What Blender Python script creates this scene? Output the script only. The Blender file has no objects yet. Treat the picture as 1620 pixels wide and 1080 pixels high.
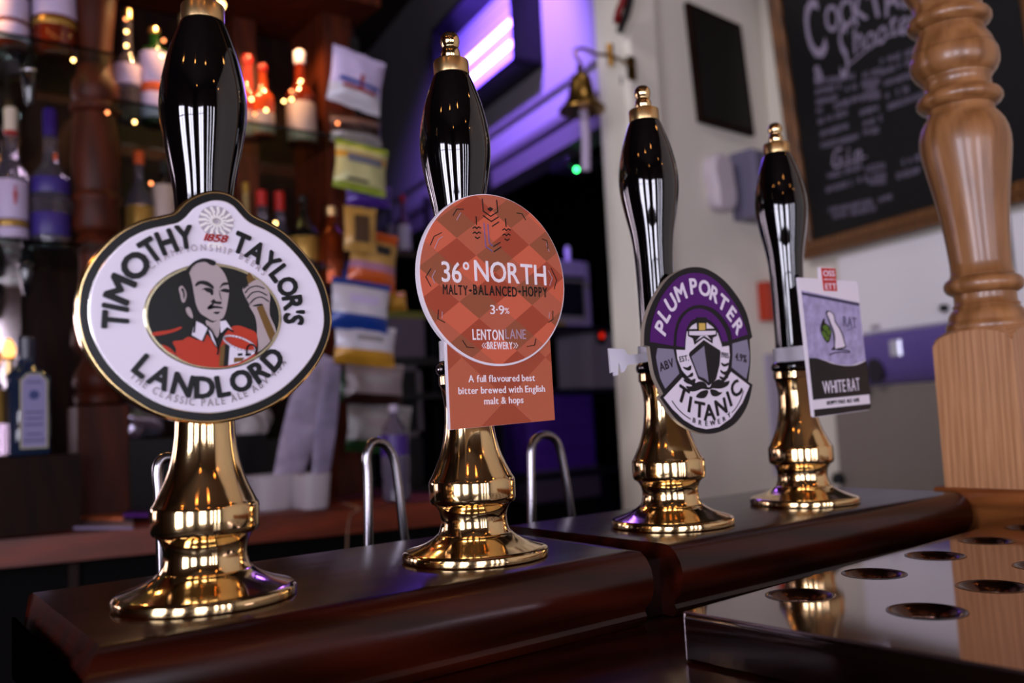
import bpy, bmesh, math, random
from mathutils import Vector, Matrix, Euler
from mathutils.geometry import tessellate_polygon
random.seed(7)
sc = bpy.context.scene
COL = sc.collection
PI = math.pi

# ------------------------------------------------------------------ camera
CAM = Vector((-.18079576, -.5736426, .10551317))
RV = Vector((.80118446, -.59646372, -.0483166)); UV = Vector((-.01166324, -.09628951, .99528503)); FV = Vector((.5983038, .79684337, .08410235))
FPX = 1400.0
cd = bpy.data.cameras.new('camera'); cam = bpy.data.objects.new('camera', cd); COL.objects.link(cam)
m = Matrix((RV, UV, -FV)).transposed().to_4x4(); m.translation = CAM; cam.matrix_world = m
cd.sensor_width = 36; cd.lens = 36 * FPX / 1620; cd.clip_start = .01
cd.dof.use_dof = True; cd.dof.focus_distance = .66; cd.dof.aperture_fstop = 4.4
sc.camera = cam
sc.view_settings.view_transform = 'Standard'; sc.view_settings.look = 'None'
sc.view_settings.gamma = 1; sc.view_settings.use_curve_mapping = False
sc.view_settings.exposure = 0.0
# ------------------------------------------------------------------ world and lights
w = bpy.data.worlds.new('world'); sc.world = w; w.use_nodes = True
w.node_tree.nodes['Background'].inputs[0].default_value = (.55, .5, .7, 1)
w.node_tree.nodes['Background'].inputs[1].default_value = .06

def area(name, loc, direction, sx, sy, power, color):
    l = bpy.data.lights.new(name, 'AREA'); l.shape = 'RECTANGLE'; l.size = sx; l.size_y = sy
    l.energy = power; l.color = color
    o = bpy.data.objects.new(name, l); COL.objects.link(o); o.location = loc
    o.rotation_euler = Vector(direction).to_track_quat('-Z', 'Y').to_euler()
    return o
DAY = (.84, .82, 1.0)
# windows of the pub behind the camera: (wall, centre along wall, width)
WZ0, WZ1 = -.50, 1.05
WIN_F = [(-1.78, 1.05), (-.42, .20), (.12, .17), (.66, .20)]       # front wall Y=-4
WIN_L = [(-2.75, 1.15), (-.95, .95)]                          # left wall X=-3.2
LRAD = 19.5
for x, wd in WIN_F:
    area('window_daylight', (x, -4.06, (WZ0 + WZ1) / 2), (0, 1, 0), wd, WZ1 - WZ0, LRAD * PI * wd * (WZ1 - WZ0), DAY)
for y, wd in WIN_L:
    area('window_daylight', (-3.26, y, (WZ0 + WZ1) / 2), (1, 0, 0), wd, WZ1 - WZ0, LRAD * PI * wd * (WZ1 - WZ0), DAY)

def lamp(name, loc, power, color, r=.02, kind='POINT', aim=None, spot=1.6):
    l = bpy.data.lights.new(name, kind); l.energy = power; l.color = color; l.shadow_soft_size = r
    if kind == 'SPOT': l.spot_size = spot; l.spot_blend = .6
    o = bpy.data.objects.new(name, l); COL.objects.link(o); o.location = loc
    if aim: o.rotation_euler = (Vector(aim) - Vector(loc)).to_track_quat('-Z', 'Y').to_euler()
    return o
WARM = (1, .55, .22)
# ceiling bulbs over the customers' side (built as bulbs further down at the same places)
BULBS = [(-1.5, -.2, 1.7), (-1.0, -1.1, 1.75), (-.25, -1.5, 1.75), (1.3, -1.0, 1.75), (.5, -2.4, 1.75), (-1.6, -2.4, 1.75), (1.2, -2.9, 1.75)]
# small downlights under the canopy of the back bar
DOWN = [(-.1, 1.42, 1.15), (.42, 1.42, 1.15), (.66, 1.42, 1.15)]
for p in DOWN: lamp('canopy_downlight', p, 11.0, WARM, .02, 'SPOT', (p[0], p[1] + .1, 0), 2.2)

# unseen spots added to brighten the cream walls and to wash the bulkhead violet
lamp('wall_fill_spot', (-.9, .95, 2.25), 150, (.97, .92, .98), .08, 'SPOT', (2.5, .9, .55), .75)
lamp('wall_fill_spot', (1.5, .75, 2.28), 9, (.97, .92, .98), .06, 'SPOT', (2.2, 1.5, .7), 1.5)
lamp('violet_fill_spot', (1.30, 2.0, 1.9), 190, (.28, .15, 1.0), .05, 'SPOT', (2.02, 2.25, 1.45), 1.6)

# ------------------------------------------------------------------ pixel helpers (photo pixels -> real points)
def ray(x, y): return FV + RV * ((x - 810) / FPX) - UV * ((y - 540) / FPX)
def atY(x, y, Y):
    d = ray(x, y); return CAM + d * ((Y - CAM.y) / d.y)
def atZ(x, y, z):
    d = ray(x, y); return CAM + d * ((z - CAM.z) / d.z)
def depthY(x, y, Y): return (Y - CAM.y) / ray(x, y).y
class Plane:
    def __init__(s, o, x, up=(0, 0, 1)):
        s.o = Vector(o); s.x = Vector(x).normalized(); s.up = Vector(up).normalized(); s.n = s.x.cross(s.up).normalized(); s.face = 0.0
    def uv(s, px, py):
        d = ray(px, py); t = (s.o + s.n * s.face - CAM).dot(s.n) / d.dot(s.n); p = CAM + d * t - s.o
        return (p.dot(s.x), p.dot(s.up))
    def w(s, u, v, d=0): return s.o + s.x * u + s.up * v + s.n * d

# ------------------------------------------------------------------ materials
def lin(c):
    if isinstance(c, str):
        c = tuple(int(c[i:i+2], 16) / 255 for i in (0, 2, 4))
    return tuple((v / 12.92 if v <= .04045 else ((v + .055) / 1.055) ** 2.4) for v in c) + (1,)
MC = {}
def mat(name, color, rough=.5, metal=0, coat=0, trans=0, emis=None, es=0, noise=0, nscale=40, bump=0, spec=.4, ior=1.45):
    if name in MC: return MC[name]
    M_ = bpy.data.materials.new(name); M_.use_nodes = True; nt = M_.node_tree; b = nt.nodes['Principled BSDF']
    c = lin(color); b.inputs['Base Color'].default_value = c; b.inputs['Roughness'].default_value = rough
    b.inputs['Metallic'].default_value = metal; b.inputs['Coat Weight'].default_value = coat; b.inputs['Coat Roughness'].default_value = .05
    b.inputs['Transmission Weight'].default_value = trans; b.inputs['Specular IOR Level'].default_value = spec; b.inputs['IOR'].default_value = ior
    if emis is not None:
        b.inputs['Emission Color'].default_value = lin(emis); b.inputs['Emission Strength'].default_value = es
    tc = nt.nodes.new('ShaderNodeTexCoord')
    n = nt.nodes.new('ShaderNodeTexNoise'); n.inputs['Scale'].default_value = nscale; n.inputs['Detail'].default_value = 5
    nt.links.new(tc.outputs['Object'], n.inputs['Vector'])
    if noise:
        r = nt.nodes.new('ShaderNodeValToRGB'); nt.links.new(n.outputs['Fac'], r.inputs['Fac'])
        r.color_ramp.elements[0].position = .3; r.color_ramp.elements[1].position = .7
        r.color_ramp.elements[0].color = tuple(max(0, v * (1 - noise)) for v in c[:3]) + (1,)
        r.color_ramp.elements[1].color = tuple(min(1, v * (1 + noise)) for v in c[:3]) + (1,)
        nt.links.new(r.outputs['Color'], b.inputs['Base Color'])
    if bump:
        bp_ = nt.nodes.new('ShaderNodeBump'); bp_.inputs['Strength'].default_value = bump; bp_.inputs['Distance'].default_value = .002
        nt.links.new(n.outputs['Fac'], bp_.inputs['Height']); nt.links.new(bp_.outputs['Normal'], b.inputs['Normal'])
    MC[name] = M_; return M_

def wood(name, dark, light, rough=.3, coat=.4, scale=(1, 1, 1), wscale=12, dist=3, pores=.3, spec=.5):
    if name in MC: return MC[name]
    M_ = bpy.data.materials.new(name); M_.use_nodes = True; nt = M_.node_tree; b = nt.nodes['Principled BSDF']
    tc = nt.nodes.new('ShaderNodeTexCoord'); mp = nt.nodes.new('ShaderNodeMapping'); mp.inputs['Scale'].default_value = scale
    nt.links.new(tc.outputs['Object'], mp.inputs['Vector'])
    wv = nt.nodes.new('ShaderNodeTexWave'); wv.inputs['Scale'].default_value = wscale; wv.inputs['Distortion'].default_value = dist
    wv.inputs['Detail'].default_value = 3; wv.inputs['Detail Scale'].default_value = 1.2; wv.wave_type = 'BANDS'; wv.bands_direction = 'DIAGONAL'
    nz = nt.nodes.new('ShaderNodeTexNoise'); nz.inputs['Scale'].default_value = wscale * 6; nz.inputs['Detail'].default_value = 6
    nt.links.new(mp.outputs['Vector'], wv.inputs['Vector']); nt.links.new(mp.outputs['Vector'], nz.inputs['Vector'])
    mx = nt.nodes.new('ShaderNodeMath'); mx.operation = 'MULTIPLY_ADD'; mx.inputs[1].default_value = pores
    nt.links.new(nz.outputs['Fac'], mx.inputs[0])
    ml = nt.nodes.new('ShaderNodeMath'); ml.operation = 'MULTIPLY'; ml.inputs[1].default_value = 1 - pores
    nt.links.new(wv.outputs['Fac'], ml.inputs[0]); nt.links.new(ml.outputs[0], mx.inputs[2])
    r = nt.nodes.new('ShaderNodeValToRGB'); r.color_ramp.elements[0].color = lin(dark); r.color_ramp.elements[1].color = lin(light)
    r.color_ramp.elements[0].position = .1; r.color_ramp.elements[1].position = .85
    nt.links.new(mx.outputs[0], r.inputs['Fac']); nt.links.new(r.outputs['Color'], b.inputs['Base Color'])
    b.inputs['Roughness'].default_value = rough; b.inputs['Coat Weight'].default_value = coat; b.inputs['Coat Roughness'].default_value = .12; b.inputs['Specular IOR Level'].default_value = spec
    bm_ = nt.nodes.new('ShaderNodeBump'); bm_.inputs['Strength'].default_value = .12; bm_.inputs['Distance'].default_value = .001
    nt.links.new(mx.outputs[0], bm_.inputs['Height']); nt.links.new(bm_.outputs['Normal'], b.inputs['Normal'])
    MC[name] = M_; return M_

BRASS = mat('polished_brass', (.93, .80, .58), .10, 1, noise=.06, nscale=25)
BRASS_S = mat('satin_brass', (.86, .72, .50), .28, 1)
GOLDRIM = mat('gold_rim', (.86, .72, .50), .16, 1)
SILVER = mat('silver', (.88, .86, .84), .2, 1)
BLACKGLOSS = mat('black_lacquer', (.012, .008, .012), .04, 0, coat=1)
BLACKP = mat('black_plastic', (.03, .025, .03), .25)
STEEL = mat('brushed_steel', (.62, .60, .62), .22, 1)
TRAY = mat('polished_steel', (.60, .55, .56), .07, 1, noise=.05, nscale=8)
MAHOG = wood('mahogany', '130401', '340d04', .24, .06, (1, 6, 6), 3, 5, .5, .3)
MAHOG_D = wood('mahogany_dark', '120402', '280a04', .3, .1, (1, 5, 5), 3, 5, .5, .3)
OAK = wood('oak', '6a411e', '9c6b40', .36, .2, (5, 5, .45), 5, 6, .6)
OAKF = wood('oak_front', '86552f', 'c08d62', .4, .15, (9, 9, .28), 9, 5, .75)
OAKL = wood('oak_ledge', '6a3515', '9a5a2c', .35, .3, (4, .8, 4), 5, 5, .5)
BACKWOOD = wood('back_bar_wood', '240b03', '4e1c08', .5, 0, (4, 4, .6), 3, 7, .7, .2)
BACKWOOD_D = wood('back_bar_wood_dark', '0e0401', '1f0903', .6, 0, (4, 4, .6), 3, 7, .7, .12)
COUNTERW = wood('back_counter_wood', '441604', '702808', .45, .0, (.5, 4, 4), 3, 7, .7, .3)
FRAMEW = wood('frame_wood', '3e220c', '754a22', .4, .2, (4, 4, 1), 5, 3, .4)
WALLC = mat('cream_paint', (.82, .79, .74), .7, noise=.04, nscale=3)
WALLW = mat('white_board', (.88, .86, .88), .5)
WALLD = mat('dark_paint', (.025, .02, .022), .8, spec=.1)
WALLROOM = mat('room_paint', (.26, .17, .11), .8, noise=.1, nscale=2)
BLK = mat('black', (.02, .018, .02), .6)
WHITEP = mat('white_plastic', (.86, .84, .88), .35)
LILAC = mat('lilac_grey', (.62, .58, .66), .5)

# ------------------------------------------------------------------ object helpers
ORG = {}
def empty(name, loc, label=None, cat=None, group=None):
    o = bpy.data.objects.new(name, None); COL.objects.link(o); o.location = loc; o.empty_display_size = .02
    ORG[o.name] = Vector(loc)
    if label: tag(o, label, cat, group)
    return o
def tag(o, label, cat, group=None):
    o['label'] = label; o['category'] = cat
    if group: o['group'] = group
    return o
def structure(o): o['kind'] = 'structure'; return o
def obj(name, vf, material, parent=None, smooth=False, org=None, label=None, auto=None):
    v, f = vf
    if parent is not None: o0 = ORG[parent.name]
    else: o0 = Vector(org) if org is not None else (sum((Vector(p) for p in v), Vector()) / len(v))
    me = bpy.data.meshes.new(name); me.from_pydata([tuple(Vector(p) - o0) for p in v], [], f)
    mats = material if isinstance(material, (list, tuple)) else [material]
    for q in mats: me.materials.append(q)
    bm = bmesh.new(); bm.from_mesh(me); bmesh.ops.recalc_face_normals(bm, faces=bm.faces); bm.to_mesh(me); bm.free()
    if smooth:
        me.polygons.foreach_set('use_smooth', [True] * len(me.polygons))
        me.set_sharp_from_angle(angle=math.radians(auto or 38))
    o = bpy.data.objects.new(name, me); COL.objects.link(o)
    if parent is not None: o.parent = parent; ORG[o.name] = o0
    else: o.location = o0; ORG[o.name] = o0
    if label: o['label'] = label
    if parent is not None and parent.parent is not None or (parent is not None and parent.type == 'MESH'):
        pass
    return o
def sub(name, vf, material, parent, **k):
    """child of a mesh part: the part sits at its root's origin, so the same origin serves"""
    return obj(name, vf, material, parent, **k)
def join(*vfs):
    V, F = [], []
    for v, f in vfs:
        n = len(V); V += [tuple(p) for p in v]; F += [tuple(i + n for i in q) for q in f]
    return V, F
def box(x0, x1, y0, y1, z0, z1, b=0):
    if not b:
        v = [(x, y, z) for x in (x0, x1) for y in (y0, y1) for z in (z0, z1)]
        return v, [(0, 1, 3, 2), (4, 6, 7, 5), (0, 4, 5, 1), (2, 3, 7, 6), (0, 2, 6, 4), (1, 5, 7, 3)]
    bm = bmesh.new(); bmesh.ops.create_cube(bm, size=1)
    for q in bm.verts: q.co = Vector(((x0 + x1) / 2 + q.co.x * (x1 - x0), (y0 + y1) / 2 + q.co.y * (y1 - y0), (z0 + z1) / 2 + q.co.z * (z1 - z0)))
    bmesh.ops.bevel(bm, geom=list(bm.edges), offset=b, segments=2, affect='EDGES', profile=.5)
    bm.verts.ensure_lookup_table(); r = ([tuple(q.co) for q in bm.verts], [tuple(q.index for q in f.verts) for f in bm.faces]); bm.free(); return r
def obox(c, ax, ay, az, hx, hy, hz):
    c, ax, ay, az = Vector(c), Vector(ax), Vector(ay), Vector(az)
    v = [c + ax * sx * hx + ay * sy * hy + az * sz * hz for sx in (-1, 1) for sy in (-1, 1) for sz in (-1, 1)]
    return v, [(0, 1, 3, 2), (4, 6, 7, 5), (0, 4, 5, 1), (2, 3, 7, 6), (0, 2, 6, 4), (1, 5, 7, 3)]
def lathe(prof, c=(0, 0, 0), seg=48, lean=(0, 0), z0=0, sq=None):
    V, F = [], []; n = len(prof)
    for z, r in prof:
        for k in range(seg):
            a = 2 * PI * k / seg; rr = max(r, 1e-5)
            if sq: rr *= sq(a, z)
            V.append((c[0] + rr * math.cos(a) + lean[0] * max(0, z - z0), c[1] + rr * math.sin(a) + lean[1] * max(0, z - z0), c[2] + z))
    for i in range(n - 1):
        for k in range(seg):
            k2 = (k + 1) % seg; F.append((i * seg + k, i * seg + k2, (i + 1) * seg + k2, (i + 1) * seg + k))
    F.append(tuple(range(seg))); F.append(tuple((n - 1) * seg + k for k in range(seg)))
    return V, F
def cr(pts, sub_=5, closed=True):
    n = len(pts); out = []; dim = len(pts[0])
    rng = range(n) if closed else range(n - 1)
    for i in rng:
        if closed: p0, p1, p2, p3 = pts[i - 1], pts[i], pts[(i + 1) % n], pts[(i + 2) % n]
        else: p0, p1, p2, p3 = pts[max(i - 1, 0)], pts[i], pts[i + 1], pts[min(i + 2, n - 1)]
        for s in range(sub_):
            t = s / sub_
            out.append(tuple(.5 * (2 * p1[k] + (p2[k] - p0[k]) * t + (2 * p0[k] - 5 * p1[k] + 4 * p2[k] - p3[k]) * t * t + (3 * p1[k] - p0[k] - 3 * p2[k] + p3[k]) * t ** 3) for k in range(dim)))
    if not closed: out.append(tuple(pts[-1]))
    return out
def tube(path, r, seg=10, closed=False):
    P = [Vector(p) for p in path]; V, F = [], []; n = len(P); prev = None
    for i, p in enumerate(P):
        t = ((P[(i + 1) % n] if closed else P[min(i + 1, n - 1)]) - (P[i - 1] if closed else P[max(i - 1, 0)])).normalized()
        if prev is None:
            a = Vector((0, 0, 1)) if abs(t.z) < .9 else Vector((1, 0, 0)); u = t.cross(a).normalized()
        else: u = (prev - t * prev.dot(t)).normalized()
        prev = u; v = t.cross(u); rr = r(i / (n - 1)) if callable(r) else r
        for k in range(seg):
            a = 2 * PI * k / seg; V.append(p + u * rr * math.cos(a) + v * rr * math.sin(a))
    for i in range(n if closed else n - 1):
        j = (i + 1) % n
        for k in range(seg):
            k2 = (k + 1) % seg; F.append((i * seg + k, i * seg + k2, j * seg + k2, j * seg + k))
    if not closed: F.append(tuple(range(seg))); F.append(tuple((n - 1) * seg + k for k in range(seg)))
    return V, F
def prismxy(poly, z0, z1):
    n = len(poly); V = [(x, y, z0) for x, y in poly] + [(x, y, z1) for x, y in poly]
    F = [(i, (i + 1) % n, n + (i + 1) % n, n + i) for i in range(n)]
    T = tessellate_polygon([[Vector((x, y, 0)) for x, y in poly]])
    F += [tuple(t) for t in T] + [tuple(n + i for i in t) for t in T]
    return V, F
def extrude_x(prof, x0, x1, f0=None, f1=None):
    """prof: list of (y,z), swept along X"""
    n = len(prof); V = [(x0 + (f0(y, z) if f0 else 0), y, z) for y, z in prof] + [(x1 + (f1(y, z) if f1 else 0), y, z) for y, z in prof]
    F = [(i, (i + 1) % n, n + (i + 1) % n, n + i) for i in range(n)] + [tuple(range(n)), tuple(range(n, 2 * n))]
    return V, F
def layer(pl, poly, d0, d1, bev=0):
    """flat raised shape on a plane: poly in (u,v); front at d1, back at d0"""
    n = len(poly)
    V = [pl.w(u, v, d0) for u, v in poly]; F = []
    if bev:
        V += [pl.w(u, v, d1 - bev) for u, v in poly]; ins = inset(poly, bev); V += [pl.w(u, v, d1) for u, v in ins]
        for k in (0, 1): F += [(k * n + i, k * n + (i + 1) % n, (k + 1) * n + (i + 1) % n, (k + 1) * n + i) for i in range(n)]
        T = tessellate_polygon([[Vector((u, v, 0)) for u, v in ins]]); F += [tuple(2 * n + i for i in t) for t in T]
    else:
        V += [pl.w(u, v, d1) for u, v in poly]
        F += [(i, (i + 1) % n, n + (i + 1) % n, n + i) for i in range(n)]
        T = tessellate_polygon([[Vector((u, v, 0)) for u, v in poly]]); F += [tuple(n + i for i in t) for t in T]
    T = tessellate_polygon([[Vector((u, v, 0)) for u, v in poly]]); F += [tuple(t) for t in T]
    return V, F
def inset(poly, d):
    n = len(poly); A = sum(poly[i][0] * poly[(i + 1) % n][1] - poly[(i + 1) % n][0] * poly[i][1] for i in range(n)); s = 1 if A > 0 else -1
    out = []
    for i in range(n):
        a, b, c = Vector(poly[i - 1]), Vector(poly[i]), Vector(poly[(i + 1) % n])
        t1, t2 = (b - a).normalized(), (c - b).normalized(); nn = Vector((-(t1 + t2).y, (t1 + t2).x)) * s
        if nn.length < 1e-6: nn = Vector((-t1.y, t1.x)) * s
        nn.normalize(); k = max(.4, abs(nn.dot(Vector((-t1.y, t1.x)) * s))); p = b + nn * d / k; out.append((p.x, p.y))
    return out
def ellip(c, a, b, rot=0, n=64, a0=0, a1=2 * PI):
    full = abs(a1 - a0 - 2 * PI) < 1e-6; out = []
    for k in range(n if full else n + 1):
        t = a0 + (a1 - a0) * k / n; x, y = a * math.cos(t), b * math.sin(t)
        out.append((c[0] + x * math.cos(rot) - y * math.sin(rot), c[1] + x * math.sin(rot) + y * math.cos(rot)))
    return out
def stroke(pl, pts, wd, d0, d1):
    """polyline drawn as raised quads"""
    out = []
    for a, b in zip(pts[:-1], pts[1:]):
        a, b = Vector(a), Vector(b); t = (b - a)
        if t.length < 1e-7: continue
        t.normalize(); n = Vector((-t.y, t.x)) * wd / 2; e = t * wd * .25
        out.append(layer(pl, [tuple(a - n - e), tuple(b - n + e), tuple(b + n + e), tuple(a + n - e)], d0, d1))
    return join(*out)

# text: every glyph becomes real geometry
_G = {}
def glyph(ch, off=0.0):
    k = (ch, off)
    if k in _G: return _G[k]
    cu = bpy.data.curves.new('glyph', 'FONT'); cu.body = ch; cu.size = 1; cu.offset = 0; cu.extrude = .01; cu.resolution_u = 3
    o = bpy.data.objects.new('glyph', cu); COL.objects.link(o)
    dg = bpy.context.evaluated_depsgraph_get(); dg.update()
    me = bpy.data.meshes.new_from_object(o.evaluated_get(dg))
    V = [tuple(v.co) for v in me.vertices]; F = [tuple(p.vertices) for p in me.polygons]
    bpy.data.objects.remove(o); bpy.data.curves.remove(cu); bpy.data.meshes.remove(me)
    if off > 0:      # bold: the same letter shifted round a small circle
        V0, F0 = V, F; V, F = [], []
        for q in range(8):
            dx, dy = off * .9 * math.cos(q * PI / 4), off * .9 * math.sin(q * PI / 4); n = len(V)
            V += [(x + dx, y + dy, z + q * .001 if z > 0 else z) for x, y, z in V0]; F += [tuple(i + n for i in f) for f in F0]
    if V: x0, x1 = min(v[0] for v in V), max(v[0] for v in V)
    else: x0, x1 = 0, .28
    _G[k] = (V, F, x0, x1); return _G[k]
def capH():
    V = glyph('H', 0)[0]; return max(v[1] for v in V)
def put_glyph(pl, ch, c, ang, h, d0, d1, sx=1, off=0, base=False, shear=0):
    V, F, x0, x1 = glyph(ch, off); s = h / capH(); xm = (x0 + x1) / 2; ca, sa = math.cos(ang), math.sin(ang)
    out = []
    for x, y, z in V:
        X = (x - xm) * s * sx + shear * y * s; Y = y * s - (0 if base else h / 2)
        out.append(pl.w(c[0] + X * ca - Y * sa, c[1] + X * sa + Y * ca, d1 + (z - .01) * .008 if z > 0 else d0))
    return out, F
def gw(ch, h, sx, off):
    V, F, x0, x1 = glyph(ch, off); return (x1 - x0) * h / capH() * sx
def line_text(pl, text, c, h, width=None, ang=0, d0=0, d1=.0003, sx=1, off=0, gap=.12, shear=0):
    """centred line; if width given the letters are condensed to fit it"""
    def total(s): return sum((gw(ch, h, s, off) if ch != ' ' else .3 * h * s) for ch in text) + gap * h * s * (len(text) - 1)
    if width: sx = sx * width / total(sx)
    W = total(sx); x = -W / 2; out = []
    for ch in text:
        wd = gw(ch, h, sx, off) if ch != ' ' else .3 * h * sx
        if ch != ' ':
            q = x + wd / 2; out.append(put_glyph(pl, ch, (c[0] + q * math.cos(ang), c[1] + q * math.sin(ang)), ang, h, d0, d1, sx, off, shear=shear))
        x += wd + gap * h * sx
    # vertical centring: letters sit on one baseline through c - h/2
    return join(*out)
def arc_text(pl, text, c, a, b, t0, t1, h, rot=0, d0=0, d1=.0003, sx=1, off=0, inner=False):
    """letters spread on an ellipse from angle t0 to t1 (degrees, 0 = right, 90 = top); inner: upright on the lower arc"""
    N = 400; P = []
    for k in range(N + 1):
        t = math.radians(t0 + (t1 - t0) * k / N); x, y = a * math.cos(t), b * math.sin(t)
        P.append(Vector((c[0] + x * math.cos(rot) - y * math.sin(rot), c[1] + x * math.sin(rot) + y * math.cos(rot))))
    S = [0]
    for k in range(N): S.append(S[-1] + (P[k + 1] - P[k]).length)
    L = S[-1]; ws = [gw(ch, h, sx, off) if ch != ' ' else .25 * h for ch in text]
    gap = (L - sum(ws)) / max(1, len(text) - 1); x = 0; out = []
    for ch, wd in zip(text, ws):
        s = x + wd / 2; k = min(N - 1, next((i for i in range(N) if S[i + 1] >= s), N - 1))
        f = (s - S[k]) / max(1e-9, S[k + 1] - S[k]); p = P[k].lerp(P[k + 1], f); t = (P[min(N, k + 2)] - P[max(0, k - 1)]).normalized()
        ang = math.atan2(t.y, t.x)
        if ch != ' ': out.append(put_glyph(pl, ch, (p.x, p.y), ang, h, d0, d1, sx, off))
        x += wd + gap
    return join(*out)

# ================================================================== SETTING
FZ, CZ = -1.12, 2.35
structure(obj('floor', box(-3.3, 3.4, -4.15, 5.6, FZ - .05, FZ), mat('floor_carpet', (.10, .035, .03), .8, noise=.3, nscale=30)))
structure(obj('ceiling', box(-3.3, 3.4, -4.15, 5.6, CZ, CZ + .05), mat('ceiling_paint', (.20, .15, .12), .8)))
def wall_with_openings(name, axis, pos, a0, a1, wins, thick, material):
    parts = []; xs = sorted(wins)
    def seg(u0, u1, z0, z1):
        if axis == 'Y': parts.append(box(u0, u1, pos - thick, pos, z0, z1))
        else: parts.append(box(pos - thick, pos, u0, u1, z0, z1))
    cur = a0
    for c, wd in xs:
        seg(cur, c - wd / 2, FZ, CZ); seg(c - wd / 2, c + wd / 2, FZ, WZ0); seg(c - wd / 2, c + wd / 2, WZ1, CZ); cur = c + wd / 2
    seg(cur, a1, FZ, CZ)
    return structure(obj(name, join(*parts), material))
wall_with_openings('wall_front', 'Y', -4.0, -3.3, 3.4, WIN_F, .12, WALLROOM)
wall_with_openings('wall_left', 'X', -3.2, -4.15, 5.6, WIN_L, .12, WALLROOM)
k = 1
for axis, wins in (('Y', WIN_F), ('X', WIN_L)):
    for c, wd in wins:
        fr = []
        def bar(u0, u1, z0, z1):
            fr.append(box(u0, u1, -4.05, -3.97, z0, z1) if axis == 'Y' else box(-3.25, -3.17, u0, u1, z0, z1))
        bar(c - wd / 2, c - wd / 2 + .035, WZ0, WZ1); bar(c + wd / 2 - .035, c + wd / 2, WZ0, WZ1)
        bar(c - wd / 2, c + wd / 2, WZ0, WZ0 + .04); bar(c - wd / 2, c + wd / 2, WZ1 - .04, WZ1)
        if wd > .6: bar(c - .02, c + .02, WZ0, WZ1)
        if wd > .6: bar(c - wd / 2, c + wd / 2, .62, .65)
        structure(obj('window_%d' % k, join(*fr), BACKWOOD_D)); k += 1
# back wall behind the shelves, ending at the opening to the back room
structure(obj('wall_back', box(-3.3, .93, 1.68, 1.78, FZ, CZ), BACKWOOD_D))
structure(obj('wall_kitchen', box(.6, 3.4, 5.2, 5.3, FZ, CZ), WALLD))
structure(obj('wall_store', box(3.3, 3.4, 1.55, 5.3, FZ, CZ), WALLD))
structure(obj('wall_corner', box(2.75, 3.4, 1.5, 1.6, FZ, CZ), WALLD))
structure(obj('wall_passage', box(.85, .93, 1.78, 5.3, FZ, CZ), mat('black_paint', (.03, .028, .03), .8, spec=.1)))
# wall A (with the dark frame) and its pilaster
structure(obj('wall_side', box(2.02, 2.75, 1.5, 1.6, FZ, CZ), WALLC))
PL = atY(985, 0, 1.46).x
pil = [(PL, 1.60), (PL, 1.475), (PL + .02, 1.455), (PL + .145, 1.455), (PL + .16, 1.465), (PL + .165, 1.49), (PL + .20, 1.495), (PL + .22, 1.50), (PL + .22, 1.60)]
structure(obj('trim_1', prismxy(pil, FZ, CZ), WALLC))
# wall B (with the chalkboard), turning towards the bar
dB = Vector((-.252, -.968, 0)).normalized(); nB = dB.cross(Vector((0, 0, 1)))
WB = Plane((2.68, 1.5, 0), dB)
def slab_on(pl, u0, u1, v0, v1, d0, d1):
    V = [pl.w(u, v, d) for u in (u0, u1) for v in (v0, v1) for d in (d0, d1)]
    return V, [(0, 1, 3, 2), (4, 6, 7, 5), (0, 4, 5, 1), (2, 3, 7, 6), (0, 2, 6, 4), (1, 5, 7, 3)]
structure(obj('wall_right', slab_on(WB, 0, 5.9, FZ, CZ, -.1, 0), WALLC))
# bulkhead over the opening to the back room
dC = Vector((-.16048, -.98702, 0)).normalized()
OC = Vector((1.9, 1.5, 0)); WC = Plane(OC, dC)      # u runs towards the camera, so the far end is negative
structure(obj('wall_bulkhead', slab_on(WC, -3.7, .02, 1.2, CZ, -.12, 0), mat('bulkhead_paint', (.60, .57, .60), .65, spec=.2)))
structure(obj('trim_2', join(slab_on(WC, -3.7, .02, 1.195, 1.225, 0, .02), slab_on(WC, -3.7, .02, 1.10, 1.175, -.10, .012), slab_on(WC, -3.7, .02, 1.33, 1.345, 0, .015)), mat('bulkhead_trim', (.42, .39, .40), .6)))

# ================================================================== BAR
PROF = [(.132, -.002), (.130, 0), (-.074, 0), (-.080, -.0015), (-.086, -.006), (-.0905, -.013), (-.0925, -.022), (-.0915, -.031), (-.088, -.038), (-.0825, -.043), (-.0815, -.046), (-.0835, -.049), (-.0825, -.052), (-.080, -.0555), (.132, -.0555)]
bt = empty('pump_shelf', (.1, .02, -.0555), 'dark glossy mahogany bar top section under the two left hand pumps', 'shelf')
def bevel_end(y, z): return min(0, 0) - (.0115 if z < -.010 else .001 + .0105 * (-z / .010))
n_ = obj('slab', extrude_x(PROF, -.077, .302, lambda y, z: bevel_end(y, z) * 1.0, lambda y, z: (-.012 if z > -.001 and y < -.06 else .0)), MAHOG, bt, smooth=True, auto=30)
obj('end_shade', join(extrude_x([(.131, -.015), (-.0900, -.015), (-.0925, -.022), (-.0915, -.031), (-.088, -.038), (-.0825, -.043), (-.080, -.055), (.131, -.055)], -.0905, -.0884)), mat('end_shade_black', (.006, .004, .003), 1, spec=0), bt)  # near-black sheet over the slab end, its shade put into the colour
bt2 = empty('pump_shelf', (.56, .02, -.0555), 'dark glossy mahogany bar top section under the two right hand pumps', 'shelf')
obj('slab', extrude_x(PROF, .334, .79), MAHOG, bt2, smooth=True, auto=30)
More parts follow.
